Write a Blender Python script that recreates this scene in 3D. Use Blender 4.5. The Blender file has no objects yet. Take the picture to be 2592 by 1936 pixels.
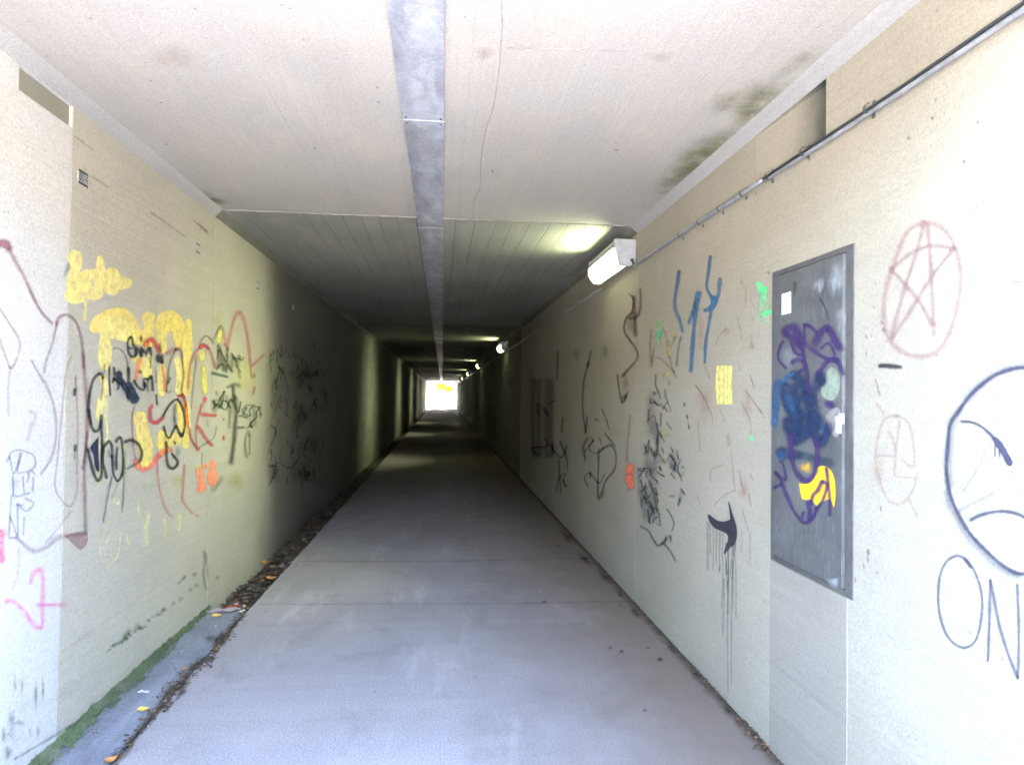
import bpy, bmesh, math, random
from mathutils import Vector, Matrix, noise as mnoise
random.seed(7)
C = bpy.context.scene.collection
SC = bpy.context.scene
PI = math.pi

# ------------------------------------------------------------------ camera
F_PX, YAW, PITCH, ROLL, EYE = 1700.0, 0.1030, 0.0184, 0.0133, 1.435
cy_, sy_ = math.cos(YAW), math.sin(YAW)
cp_, sp_ = math.cos(PITCH), math.sin(PITCH)
cr_, sr_ = math.cos(ROLL), math.sin(ROLL)
_r = Vector((cy_, -sy_, 0)); _u = Vector((-sp_*sy_, -sp_*cy_, cp_)); _f = Vector((cp_*sy_, cp_*cy_, sp_))
RIGHT = _r*cr_ + _u*sr_
UP = _u*cr_ - _r*sr_
FWD = _f
cam_d = bpy.data.cameras.new('camera')
cam_d.sensor_width = 36; cam_d.lens = 36*F_PX/2592; cam_d.clip_start = 0.05; cam_d.clip_end = 2000
cam = bpy.data.objects.new('camera', cam_d); C.objects.link(cam)
m = Matrix((RIGHT, UP, -FWD)).transposed().to_4x4(); m.translation = Vector((0, 0, EYE))
cam.matrix_world = m
SC.camera = cam

# ------------------------------------------------------------------ sky, sun, exposure
SUN_EL, SUN_DIR = math.radians(46), Vector((0.55, 0.80, 0))     # towards the sun (over the embankment)
w = bpy.data.worlds.new('World'); SC.world = w; w.use_nodes = True
nt = w.node_tree; nt.nodes.clear()
sky = nt.nodes.new('ShaderNodeTexSky'); sky.sky_type = 'NISHITA'; sky.sun_disc = False
sky.sun_elevation = SUN_EL; sky.sun_rotation = math.atan2(SUN_DIR.x, SUN_DIR.y)
sky.air_density = 1.0; sky.dust_density = 3.0; sky.ozone_density = 1.0
bg = nt.nodes.new('ShaderNodeBackground'); bg.inputs['Strength'].default_value = 0.15
wo = nt.nodes.new('ShaderNodeOutputWorld')
nt.links.new(sky.outputs[0], bg.inputs[0]); nt.links.new(bg.outputs[0], wo.inputs[0])
sd = bpy.data.lights.new('sun', 'SUN'); sd.energy = 4.3; sd.angle = math.radians(0.5); sd.color = (1, 0.94, 0.84)
so = bpy.data.objects.new('sun', sd); C.objects.link(so)
dv = Vector((SUN_DIR.x, SUN_DIR.y, 0)).normalized()*math.cos(SUN_EL) + Vector((0, 0, math.sin(SUN_EL)))
so.rotation_euler = dv.to_track_quat('Z', 'Y').to_euler(); so.location = (-20, -5, 30)
SC.view_settings.view_transform = 'Standard'; SC.view_settings.look = 'None'
SC.view_settings.exposure = 6.25; SC.view_settings.gamma = 1.0
SC.render.engine = 'CYCLES'
cy = SC.cycles
cy.max_bounces = 10; cy.diffuse_bounces = 6; cy.glossy_bounces = 3; cy.transparent_max_bounces = 40
cy.use_denoising = True; cy.sample_clamp_indirect = 6.0
try: cy.denoiser = 'OPENIMAGEDENOISE'
except Exception: pass

# ------------------------------------------------------------------ measures (metres)
XL, XR, ZW, ZC = 1.519, 1.359, 2.590, 2.640        # walls, top of wall, ceiling
MOUTH, EXIT, JOINT = 0.75, 68.0, 4.62
LAMP_Y = [4.66 + 9.42*k for k in range(7)]
INSIDE = Vector((0, 0, 0))

def ray(px, py):
    return (RIGHT*((px-1296)/F_PX) + UP*(-(py-968)/F_PX) + FWD)
def on_x(px, py, X):
    d = ray(px, py); t = X/d.x
    return Vector((0, 0, EYE)) + d*t
def on_z(px, py, Z):
    d = ray(px, py); t = (Z-EYE)/d.z
    return Vector((0, 0, EYE)) + d*t

# ------------------------------------------------------------------ helpers
def link(o, parent=None):
    C.objects.link(o)
    if parent is not None:
        o.parent = parent
        if not parent.get('_at'): pass
    return o
def props(o, label=None, cat=None, group=None, kind=None):
    if label: o['label'] = label
    if cat: o['category'] = cat
    if group: o['group'] = group
    if kind: o['kind'] = kind
    return o
def empty(name, loc, label=None, cat=None, group=None, kind=None):
    o = bpy.data.objects.new(name, None); o.location = loc; o.empty_display_size = 0.1
    C.objects.link(o); return props(o, label, cat, group, kind)
def mesh(name, verts, faces, mat, parent=None, smooth=False, loc=None):
    me = bpy.data.meshes.new(name); me.from_pydata([tuple(v) for v in verts], [], faces); me.update()
    if mat: me.materials.append(mat)
    if smooth: me.polygons.foreach_set('use_smooth', [True]*len(me.polygons))
    o = bpy.data.objects.new(name, me)
    if loc is not None: o.location = loc
    return link(o, parent)
def from_bm(name, bm, mat, parent=None, smooth=False, loc=None):
    bmesh.ops.recalc_face_normals(bm, faces=bm.faces)
    me = bpy.data.meshes.new(name); bm.to_mesh(me); bm.free()
    for mm in (mat if isinstance(mat, (list, tuple)) else [mat]): me.materials.append(mm)
    if smooth: me.polygons.foreach_set('use_smooth', [True]*len(me.polygons))
    o = bpy.data.objects.new(name, me)
    if loc is not None: o.location = loc
    return link(o, parent)
def bx(bm, x0, x1, y0, y1, z0, z1, bev=0.0):
    r = bmesh.ops.create_cube(bm, size=1.0)
    vs = r['verts']
    for v in vs:
        v.co = Vector(((x0+x1)/2+v.co.x*(x1-x0), (y0+y1)/2+v.co.y*(y1-y0), (z0+z1)/2+v.co.z*(z1-z0)))
    if bev > 0:
        es = list({e for v in vs for e in v.link_edges})
        bmesh.ops.bevel(bm, geom=es, offset=bev, segments=2, affect='EDGES', profile=0.7)
def tube(bm, pts, r, n=10):
    rings = []
    pts = [Vector(p) for p in pts]
    for i, p in enumerate(pts):
        d = (pts[min(i+1, len(pts)-1)]-pts[max(i-1, 0)]).normalized()
        a = d.orthogonal().normalized() if i == 0 else (rings_a - d*rings_a.dot(d)).normalized()
        rings_a = a; b = d.cross(a)
        rr = r[i] if isinstance(r, (list, tuple)) else r
        rings.append([bm.verts.new(p+(a*math.cos(t)+b*math.sin(t))*rr) for t in [2*PI*k/n for k in range(n)]])
    for A, B in zip(rings, rings[1:]):
        for k in range(n): bm.faces.new((A[k], A[(k+1) % n], B[(k+1) % n], B[k]))
    bm.faces.new(rings[0][::-1]); bm.faces.new(rings[-1])

# ------------------------------------------------------------------ materials
class NB:
    def __init__(s, name):
        s.m = bpy.data.materials.new(name); s.m.use_nodes = True
        s.t = s.m.node_tree; s.n = s.t.nodes; s.n.clear()
        s.out = s.n.new('ShaderNodeOutputMaterial'); s.b = s.n.new('ShaderNodeBsdfPrincipled')
        s.t.links.new(s.b.outputs[0], s.out.inputs[0])
        s.geo = s.n.new('ShaderNodeTexCoord')
        s.pos = s.n.new('ShaderNodeNewGeometry').outputs['Position']
    def L(s, a, b): s.t.links.new(a, b)
    def set(s, sock, v):
        if hasattr(v, 'is_linked') or hasattr(v, 'links'): s.L(v, sock)
        else: sock.default_value = v
    def mapping(s, vec, scale=(1, 1, 1), loc=(0, 0, 0)):
        k = s.n.new('ShaderNodeMapping'); s.L(vec, k.inputs[0]); k.inputs['Scale'].default_value = scale; k.inputs['Location'].default_value = loc
        return k.outputs[0]
    def noise(s, vec, scale, detail=4, rough=0.55, dist=0.0, dim='3D'):
        k = s.n.new('ShaderNodeTexNoise'); k.noise_dimensions = dim
        if dim != '1D': s.L(vec, k.inputs['Vector'])
        k.inputs['Scale'].default_value = scale; k.inputs['Detail'].default_value = detail
        k.inputs['Roughness'].default_value = rough; k.inputs['Distortion'].default_value = dist
        return k.outputs['Fac']
    def ramp(s, f, stops):
        k = s.n.new('ShaderNodeValToRGB'); s.L(f, k.inputs[0]); e = k.color_ramp.elements
        while len(e) < len(stops): e.new(0.5)
        for q, (p, c) in zip(e, stops):
            q.position = p; q.color = c if len(c) == 4 else (*c, 1)
        return k.outputs[0]
    def mr(s, f, a, b, c=0.0, d=1.0, smooth=False):
        k = s.n.new('ShaderNodeMapRange'); s.set(k.inputs[0], f)
        if smooth: k.interpolation_type = 'SMOOTHSTEP'
        for i, v in zip((1, 2, 3, 4), (a, b, c, d)): s.set(k.inputs[i], v)
        return k.outputs[0]
    def math(s, op, a, b=0.0, c=None):
        k = s.n.new('ShaderNodeMath'); k.operation = op; s.set(k.inputs[0], a); s.set(k.inputs[1], b)
        if c is not None: s.set(k.inputs[2], c)
        return k.outputs[0]
    def mix(s, f, a, b, mode='MIX'):
        k = s.n.new('ShaderNodeMix'); k.data_type = 'RGBA'; k.blend_type = mode
        s.set(k.inputs['Factor'], f)
        for i, v in ((6, a), (7, b)):
            if isinstance(v, (tuple, list)): v = (*v, 1) if len(v) == 3 else v
            s.set(k.inputs[i], v)
        return k.outputs[2]
    def sep(s, vec):
        k = s.n.new('ShaderNodeSeparateXYZ'); s.L(vec, k.inputs[0]); return k.outputs
    def bump(s, h, strength, dist, prev=None):
        k = s.n.new('ShaderNodeBump'); s.L(h, k.inputs['Height']); k.inputs['Strength'].default_value = strength
        k.inputs['Distance'].default_value = dist
        if prev is not None: s.L(prev, k.inputs['Normal'])
        return k.outputs[0]
    def col(s, v): s.set(s.b.inputs['Base Color'], (*v, 1) if isinstance(v, tuple) and len(v) == 3 else v)

def concrete(name, col, dark, axis='z', boards=0.12, line=0.35, board_bump=0.35, rough=0.85, streak=0.25, tint=(0.42, 0.40, 0.30), tamt=0.25, lo=0.0):
    b = NB(name); P = b.pos
    big = b.noise(P, 0.9, 5, 0.6, 0.3)
    midn = b.noise(b.mapping(P, (1, 0.35, 1)), 4.0, 5, 0.6)
    fine = b.noise(P, 130, 2, 0.8)
    c = b.mix(b.mr(big, 0.35, 0.68), dark, col)
    c = b.mix(b.math('MULTIPLY', b.mr(midn, 0.45, 0.75), tamt), c, tint)
    c = b.mix(b.mr(fine, 0.36, 0.62, 0.30, 0.0), c, (0.08, 0.08, 0.07))
    # long streaks along the formwork boards
    sc = (2.0, 0.22, 26.0) if axis == 'z' else (26.0, 0.22, 2.0)
    st = b.noise(b.mapping(P, sc), 1.6, 4, 0.65)
    c = b.mix(b.mr(st, 0.35, 0.75, streak, 0.0), c, dark, 'MULTIPLY') if False else b.mix(b.mr(st, 0.3, 0.62, streak, 0.0), c, tuple(v*0.62 for v in dark))
    xyz = b.sep(P); W = xyz[2] if axis == 'z' else xyz[0]
    wob = b.noise(b.mapping(P, (1, 0.5, 1)), 1.2, 2)
    v = b.n.new('ShaderNodeTexVoronoi'); v.voronoi_dimensions = '1D'; v.feature = 'DISTANCE_TO_EDGE'
    v.inputs['Randomness'].default_value = 0.25; v.inputs['Scale'].default_value = 1.0/boards
    b.L(b.math('ADD', W, b.math('MULTIPLY', wob, 0.015)), v.inputs['W'])
    edge = b.mr(v.outputs['Distance'], 0.0, 0.045, 1.0, 0.0)
    inter = b.mr(b.noise(b.mapping(P, (1, 0.45, 3)), 2.2, 3), 0.42, 0.66)
    em = b.math('MULTIPLY', edge, inter)
    c = b.mix(b.math('MULTIPLY', em, line), c, tuple(v*0.35 for v in dark))
    # pits
    pv = b.n.new('ShaderNodeTexVoronoi'); b.L(P, pv.inputs['Vector']); pv.inputs['Scale'].default_value = 22
    pit = b.mr(pv.outputs['Distance'], 0.05, 0.16, 1.0, 0.0)
    gate = b.mr(b.noise(P, 9, 2), 0.56, 0.64)
    pit = b.math('MULTIPLY', pit, gate)
    c = b.mix(b.math('MULTIPLY', pit, 0.45), c, (0.10, 0.095, 0.08))
    b.col(c)
    n1 = b.bump(b.math('SUBTRACT', b.noise(P, 35, 6, 0.7), b.math('MULTIPLY', pit, 0.6)), 0.5, 0.004)
    bv = b.n.new('ShaderNodeTexVoronoi'); bv.voronoi_dimensions = '1D'; bv.feature = 'F1'; bv.inputs['Randomness'].default_value = 0.25
    bv.inputs['Scale'].default_value = 1.0/boards; b.L(b.math('ADD', W, b.math('MULTIPLY', wob, 0.015)), bv.inputs['W'])
    bs = b.sep(bv.outputs['Color'])[0]
    hh = b.math('SUBTRACT', b.math('MULTIPLY', bs, 0.6), b.math('MULTIPLY', edge, 0.7))
    n2 = b.bump(hh, board_bump, 0.006, n1)
    n3 = b.bump(st, 0.25, 0.006, n2)
    b.L(n3, b.b.inputs['Normal'])
    b.b.inputs['Roughness'].default_value = rough
    b.b.inputs['Specular IOR Level'].default_value = 0.3
    return b.m

M = {}
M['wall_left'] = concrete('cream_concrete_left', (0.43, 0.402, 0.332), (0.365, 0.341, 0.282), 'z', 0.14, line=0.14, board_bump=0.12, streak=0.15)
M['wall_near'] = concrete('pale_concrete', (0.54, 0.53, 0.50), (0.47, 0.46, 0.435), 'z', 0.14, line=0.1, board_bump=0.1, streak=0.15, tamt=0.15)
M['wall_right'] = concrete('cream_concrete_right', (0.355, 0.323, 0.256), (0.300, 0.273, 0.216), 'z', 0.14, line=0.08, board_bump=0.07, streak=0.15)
M['ceiling'] = concrete('ceiling_concrete', (0.405, 0.388, 0.362), (0.35, 0.335, 0.312), 'x', 0.16, line=0.07, board_bump=0.06, tint=(0.50, 0.44, 0.34), tamt=0.3, streak=0.12)
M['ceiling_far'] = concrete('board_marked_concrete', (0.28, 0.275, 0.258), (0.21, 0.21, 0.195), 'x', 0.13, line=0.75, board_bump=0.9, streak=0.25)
M['deep'] = concrete('darkened_concrete', (0.185, 0.18, 0.152), (0.125, 0.122, 0.10), 'z', 0.14, streak=0.35)  # gloom of the far sections put into the colour as darker concrete
_m = concrete('shaded_notch', (0.355, 0.323, 0.256), (0.300, 0.273, 0.216), 'z', 0.14, line=0.08, board_bump=0.07, streak=0.15)  # recess shade painted in: dark at the near edge, fading along the wall
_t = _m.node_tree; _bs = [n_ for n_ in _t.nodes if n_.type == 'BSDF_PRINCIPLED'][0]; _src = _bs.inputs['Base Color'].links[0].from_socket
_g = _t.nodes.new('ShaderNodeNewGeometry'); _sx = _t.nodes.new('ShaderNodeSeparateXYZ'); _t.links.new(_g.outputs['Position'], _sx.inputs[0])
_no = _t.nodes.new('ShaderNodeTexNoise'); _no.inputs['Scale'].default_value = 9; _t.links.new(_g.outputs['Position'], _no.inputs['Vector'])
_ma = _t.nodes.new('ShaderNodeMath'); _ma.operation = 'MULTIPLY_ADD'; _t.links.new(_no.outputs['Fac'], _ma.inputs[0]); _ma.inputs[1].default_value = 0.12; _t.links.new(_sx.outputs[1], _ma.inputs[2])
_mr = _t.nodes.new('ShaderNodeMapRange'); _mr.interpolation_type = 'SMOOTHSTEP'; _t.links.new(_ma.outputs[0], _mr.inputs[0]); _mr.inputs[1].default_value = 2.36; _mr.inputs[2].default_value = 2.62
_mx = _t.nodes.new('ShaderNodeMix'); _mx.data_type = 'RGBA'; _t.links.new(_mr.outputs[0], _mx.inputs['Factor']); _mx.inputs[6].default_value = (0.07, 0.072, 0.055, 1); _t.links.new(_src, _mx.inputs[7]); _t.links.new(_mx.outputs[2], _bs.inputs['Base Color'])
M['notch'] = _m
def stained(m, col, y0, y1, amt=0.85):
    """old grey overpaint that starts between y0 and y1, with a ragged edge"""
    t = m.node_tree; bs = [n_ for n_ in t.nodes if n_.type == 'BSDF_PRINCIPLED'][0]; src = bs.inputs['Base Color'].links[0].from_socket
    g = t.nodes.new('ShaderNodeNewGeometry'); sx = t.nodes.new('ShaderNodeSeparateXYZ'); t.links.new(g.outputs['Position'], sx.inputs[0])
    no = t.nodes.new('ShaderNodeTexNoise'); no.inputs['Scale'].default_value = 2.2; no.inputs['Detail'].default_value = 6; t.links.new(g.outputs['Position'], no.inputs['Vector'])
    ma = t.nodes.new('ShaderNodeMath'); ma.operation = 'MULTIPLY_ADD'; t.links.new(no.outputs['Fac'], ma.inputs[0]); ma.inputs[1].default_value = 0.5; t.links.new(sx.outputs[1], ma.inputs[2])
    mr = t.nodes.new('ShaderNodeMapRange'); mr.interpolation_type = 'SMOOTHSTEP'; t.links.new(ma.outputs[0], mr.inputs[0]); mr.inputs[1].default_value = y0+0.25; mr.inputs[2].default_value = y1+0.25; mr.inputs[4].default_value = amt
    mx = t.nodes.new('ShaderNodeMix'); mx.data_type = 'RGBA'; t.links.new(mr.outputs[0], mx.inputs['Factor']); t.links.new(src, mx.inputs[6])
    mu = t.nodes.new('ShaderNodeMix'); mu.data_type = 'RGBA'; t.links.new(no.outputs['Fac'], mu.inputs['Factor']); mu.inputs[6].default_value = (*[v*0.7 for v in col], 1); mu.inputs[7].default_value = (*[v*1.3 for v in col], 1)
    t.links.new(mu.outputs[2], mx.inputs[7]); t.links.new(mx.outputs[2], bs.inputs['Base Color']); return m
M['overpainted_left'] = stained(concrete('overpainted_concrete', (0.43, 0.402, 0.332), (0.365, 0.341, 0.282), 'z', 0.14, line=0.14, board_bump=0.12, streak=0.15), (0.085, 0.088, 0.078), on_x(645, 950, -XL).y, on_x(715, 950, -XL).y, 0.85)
M['patch'] = concrete('dark_render', (0.27, 0.255, 0.20), (0.21, 0.20, 0.16), 'z', 0.5, line=0.0)
M['infill'] = concrete('grey_render', (0.285, 0.258, 0.215), (0.240, 0.218, 0.180), 'z', 0.6, line=0.0, tamt=0.1)
M['fillet'] = concrete('fillet_concrete', (0.35, 0.345, 0.345), (0.29, 0.285, 0.285), 'z', 0.5, line=0.0)
M['portal'] = concrete('portal_concrete', (0.42, 0.40, 0.36), (0.33, 0.32, 0.28), 'z', 0.3)

def simple(name, col, rough=0.6, metal=0.0, nscale=20, namt=0.25, bump=0.2, bdist=0.002, spec=0.5):
    b = NB(name)
    n = b.noise(b.pos, nscale, 5, 0.6)
    c = b.mix(b.mr(n, 0.3, 0.7), tuple(v*(1-namt) for v in col), tuple(min(1, v*(1+namt)) for v in col))
    b.col(c); b.b.inputs['Roughness'].default_value = rough; b.b.inputs['Metallic'].default_value = metal
    b.b.inputs['Specular IOR Level'].default_value = spec
    b.L(b.bump(n, bump, bdist), b.b.inputs['Normal'])
    return b.m

def floor_mat(name, col, dark):
    b = NB(name); P = b.pos
    big = b.noise(b.mapping(P, (1, 0.6, 1)), 1.3, 6, 0.6, 0.4)
    c = b.mix(b.mr(big, 0.3, 0.7), dark, col)
    sw = b.noise(b.mapping(P, (0.25, 5, 1)), 2.0, 4, 0.6)            # brushed across the path
    c = b.mix(b.mr(sw, 0.35, 0.7, 0.16, 0.0), c, tuple(v*0.6 for v in dark))
    sp = b.noise(P, 120, 2, 0.6)
    c = b.mix(b.mr(sp, 0.36, 0.64, 0.5, 0.0), c, tuple(v*0.45 for v in dark))
    sp2 = b.noise(b.mapping(P, (1, 1, 1), (3, 5, 1)), 150, 2, 0.6)
    c = b.mix(b.mr(sp2, 0.6, 0.75, 0.0, 0.5), c, tuple(min(1, v*1.7) for v in col))
    pt = b.noise(b.mapping(P, (1, 0.8, 1), (7, 3, 0)), 2.6, 7, 0.7, 0.8)
    c = b.mix(b.mr(pt, 0.52, 0.64, 0.0, 0.35), c, tuple(v*0.62 for v in dark))
    pt2 = b.noise(b.mapping(P, (1.3, 0.25, 1), (1, 9, 0)), 3.1, 5, 0.7)
    c = b.mix(b.mr(pt2, 0.56, 0.72, 0.0, 0.4), c, tuple(min(1, v*1.25) for v in col))
    gum = b.n.new('ShaderNodeTexVoronoi'); b.L(P, gum.inputs['Vector']); gum.inputs['Scale'].default_value = 4.5
    gm = b.math('MULTIPLY', b.mr(gum.outputs['Distance'], 0.03, 0.06, 1.0, 0.0), b.mr(b.sep(gum.outputs['Color'])[0], 0.55, 0.6, 0.0, 0.5))
    c = b.mix(gm, c, tuple(v*0.4 for v in dark))
    x = b.sep(P)[0]
    # brown soil washed along the right hand wall
    edge = b.math('ADD', x, b.math('MULTIPLY', b.math('SUBTRACT', b.noise(P, 2.2, 5, 0.65), 0.5), 0.9))
    c = b.mix(b.mr(edge, 0.05, 1.15, 0.0, 0.8), c, (0.150, 0.108, 0.072))
    edge2 = b.math('ADD', x, b.math('MULTIPLY', b.math('SUBTRACT', b.noise(P, 14, 5, 0.7), 0.5), 0.10))
    c = b.mix(b.mr(edge2, 1.29, 1.35, 0.0, 0.8), c, (0.045, 0.03, 0.02))
    b.col(c)
    b.b.inputs['Roughness'].default_value = 0.9; b.b.inputs['Specular IOR Level'].default_value = 0.08
    n1 = b.bump(b.noise(P, 90, 4, 0.7), 0.5, 0.003)
    b.L(b.bump(big, 0.2, 0.01, n1), b.b.inputs['Normal'])
    return b.m
M['slab'] = floor_mat('worn_path_concrete', (0.38, 0.345, 0.352), (0.29, 0.262, 0.266))
M['strip'] = floor_mat('gutter_infill', (0.26, 0.265, 0.30), (0.18, 0.185, 0.21))
M['mud'] = simple('gutter_mud', (0.030, 0.027, 0.024), 0.9, 0, 30, 0.5, 0.8, 0.01)
M['zinc'] = None
b = NB('galvanised_steel')
n = b.noise(b.mapping(b.pos, (1, 0.4, 1)), 9, 6, 0.65, 0.6); n2 = b.noise(b.pos, 70, 3)
n9 = b.noise(b.pos, 2.6, 5, 0.7); c = b.mix(b.mr(n, 0.35, 0.65), (0.20, 0.21, 0.245), (0.40, 0.42, 0.49)); c = b.mix(b.mr(n9, 0.45, 0.68, 0.0, 0.55), c, (0.16, 0.155, 0.15)); c = b.mix(b.mr(n2, 0.4, 0.7, 0.0, 0.2), c, (0.6, 0.62, 0.66))
xx = b.math('ABSOLUTE', b.math('ADD', b.sep(b.pos)[0], 0.072))
c = b.mix(b.mr(b.math('ADD', xx, b.math('MULTIPLY', n, 0.03)), 0.07, 0.105, 0.0, 0.25), c, (0.10, 0.11, 0.12))
b.col(c); b.b.inputs['Metallic'].default_value = 0.15; b.b.inputs['Roughness'].default_value = 0.55
b.L(b.bump(n2, 0.3, 0.002), b.b.inputs['Normal']); M['zinc'] = b.m
M['conduit'] = simple('grey_conduit', (0.26, 0.27, 0.29), 0.45, 0.3, 14, 0.25)
M['cable'] = simple('dark_cable', (0.035, 0.038, 0.045), 0.55, 0, 40, 0.2)
M['clip'] = simple('dull_clip', (0.10, 0.10, 0.10), 0.6, 0.5)
M['housing'] = simple('lamp_housing_grey', (0.30, 0.32, 0.35), 0.5, 0.1, 25, 0.15)
M['gasket'] = simple('dark_gasket', (0.05, 0.05, 0.045), 0.7)
M['dirtline'] = simple('joint_dirt', (0.06, 0.055, 0.045), 0.95)
M['black'] = simple('black_enamel', (0.02, 0.02, 0.02), 0.5)
M['platewhite'] = simple('plate_white', (0.30, 0.31, 0.32), 0.5)
M['sticker'] = simple('sticker_white', (0.78, 0.80, 0.88), 0.5, 0, 40, 0.06)
M['chrome'] = simple('handle_steel', (0.80, 0.81, 0.84), 0.25, 0.6, 10, 0.05)
b = NB('lamp_glow'); b.col((0.9, 0.95, 0.8)); b.b.inputs['Emission Color'].default_value = (0.93, 1.0, 0.52, 1); b.b.inputs['Emission Strength'].default_value = 0.08
M['glow'] = b.m
# door paint
b = NB('grey_door_paint'); P = b.pos
n = b.noise(b.mapping(P, (1, 1, 1)), 5, 6, 0.65, 0.5); n2 = b.noise(b.mapping(P, (8, 30, 8)), 2.0, 5, 0.7); n3 = b.noise(P, 55, 3)
c = b.mix(b.mr(n, 0.3, 0.7), (0.058, 0.059, 0.058), (0.100, 0.102, 0.100)); c = b.mix(b.mr(n2, 0.55, 0.8, 0.0, 0.5), c, (0.22, 0.23, 0.235))
c = b.mix(b.mr(n3, 0.3, 0.5, 0.3, 0.0), c, (0.05, 0.05, 0.055))
b.col(c); b.b.inputs['Roughness'].default_value = 0.7; b.b.inputs['Specular IOR Level'].default_value = 0.3; b.L(b.bump(n2, 0.4, 0.003), b.b.inputs['Normal']); M['door'] = b.m
M['doorframe'] = simple('door_frame_paint', (0.075, 0.072, 0.070), 0.6, 0, 18, 0.25)
# moss
b = NB('moss'); n = b.noise(b.pos, 7, 5, 0.6); n2 = b.noise(b.pos, 80, 3)
c = b.mix(b.mr(n, 0.35, 0.65), (0.075, 0.085, 0.045), (0.10, 0.135, 0.055)); c = b.mix(b.mr(n2, 0.3, 0.6, 0.6, 0), c, (0.03, 0.045, 0.015))
n5 = b.noise(b.mapping(b.pos, (1, 1, 1), (9, 2, 0)), 4, 3); c = b.mix(b.mr(n5, 0.52, 0.66, 0, 0.7), c, (0.17, 0.16, 0.12))
b.col(c); b.b.inputs['Roughness'].default_value = 1.0; M['moss'] = b.m
def leafm(name, c): return simple(name, c, 0.75, 0, 60, 0.3, 0.3, 0.001)
M['leaf_y'] = leafm('leaf_yellow', (0.60, 0.36, 0.08)); M['leaf_b'] = leafm('leaf_brown', (0.16, 0.085, 0.04)); M['leaf_o'] = leafm('leaf_orange', (0.38, 0.17, 0.05))
M['leaf_d'] = leafm('leaf_dark', (0.055, 0.038, 0.026)); M['paper'] = leafm('paper_scrap', (0.62, 0.62, 0.66)); M['red'] = leafm('red_scrap', (0.33, 0.03, 0.03)); M['pinkgrey'] = leafm('cloth_scrap', (0.33, 0.26, 0.27))

# paint on the walls: soft edged by the across-coordinate of each stroke
_pm = {}
def paint(col, alpha=0.9, soft=0.5, wear=0.35, key=None, nscale=28):
    if soft > 0.45: soft = min(1.0, soft+0.25); alpha *= 0.9
    k = (tuple(round(v, 3) for v in col), alpha, soft, wear, nscale)
    if k in _pm: return _pm[k]
    b = NB('paint'); P = b.pos
    uv = b.n.new('ShaderNodeUVMap'); uv.uv_map = 'UVMap'
    s = b.sep(uv.outputs[0])
    a = b.math('SQRT', b.math('ADD', b.math('MULTIPLY', s[1], s[1]), b.math('MULTIPLY', s[0], s[0])))
    wob = b.math('MULTIPLY', b.math('SUBTRACT', b.noise(P, 75, 3, 0.6), 0.5), 0.45 if soft > 0.2 else 0.12)
    e = b.mr(b.math('ADD', a, b.math('MULTIPLY', wob, a)), 1.0, 1.0-soft, 0, 1, True)
    sp = b.noise(P, 210, 2, 0.7)                                     # spray speckle at the edge
    big = b.noise(P, nscale, 4, 0.65)
    e = b.math('ADD', e, b.math('MULTIPLY', b.math('SUBTRACT', sp, 0.5), b.math('MULTIPLY', b.math('SUBTRACT', 1.0, e), b.math('MULTIPLY', e, 3.0))))
    al = b.math('MULTIPLY', e, b.mr(big, 0.3, 0.6, 1.0-wear, 1.0))
    al = b.math('MULTIPLY', al, alpha)
    tr = b.n.new('ShaderNodeBsdfTransparent'); mx = b.n.new('ShaderNodeMixShader')
    k2 = b.math('MINIMUM', b.math('MAXIMUM', al, 0.0), 1.0)
    b.L(k2, mx.inputs[0]); b.L(tr.outputs[0], mx.inputs[1]); b.L(b.b.outputs[0], mx.inputs[2]); b.L(mx.outputs[0], b.out.inputs[0])
    n = b.noise(P, 40, 3)
    b.col(b.mix(b.mr(n, 0.3, 0.7), tuple(v*0.8 for v in col), tuple(min(1, v*1.12) for v in col)))
    b.b.inputs['Roughness'].default_value = 0.7; b.b.inputs['Specular IOR Level'].default_value = 0.25
    _pm[k] = b.m
    return b.m

CR = dict(a=(0, 550, 2.36), b=(150, 600, 4.0218), c=(150, 950, 3.305), d=(0, 1100, 1.976), e=(0, 0, 2.754),
          p3=(200, 820, 6.354), p4=(200, 1000, 5.163), p5=(450, 780, 5.9), p6=(420, 1000, 4.859), p7=(640, 800, 2.753), p8=(0, 900, 2.95),
          r1=(1880, 580, 3.303), r2=(1880, 1050, 3.24), r3=(2180, 500, 2.2), r4=(2180, 1100, 1.976), r5=(1550, 640, 4.03), r6=(1550, 950, 3.305),
          r7=(1300, 700, 2.7525), q1=(1600, 930, 6.119), q2=(1600, 1150, 5.9), q3=(1300, 850, 3.515), q6=(2350, 850, 2.541),
          f=(0, 0, 1.0), D=(0, 0, 1/1.1718), k=(1600, 100, 3.303), m6=(1300, 1300, 2.597), n4=(950, 0, 2.36), g5=(400, 1300, 2.598), g8=(0, 1600, 4.424))
def cat(pts, step=6.0):
    """smooth curve through the points (centripetal enough for handwriting)"""
    P = [Vector(p) for p in pts]
    if len(P) == 2:
        n = max(2, int((P[1]-P[0]).length/step)); return [P[0].lerp(P[1], i/n) for i in range(n+1)]
    out = []
    Q = [P[0]*2-P[1]] + P + [P[-1]*2-P[-2]]
    for i in range(1, len(Q)-2):
        p0, p1, p2, p3 = Q[i-1:i+3]; n = max(2, int((p2-p1).length/step))
        for k in range(n):
            t = k/n
            out.append(0.5*((2*p1)+(p2-p0)*t+(2*p0-5*p1+4*p2-p3)*t*t+(3*p1-p0-3*p2+p3)*t**3))
    out.append(P[-1]); return out

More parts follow.
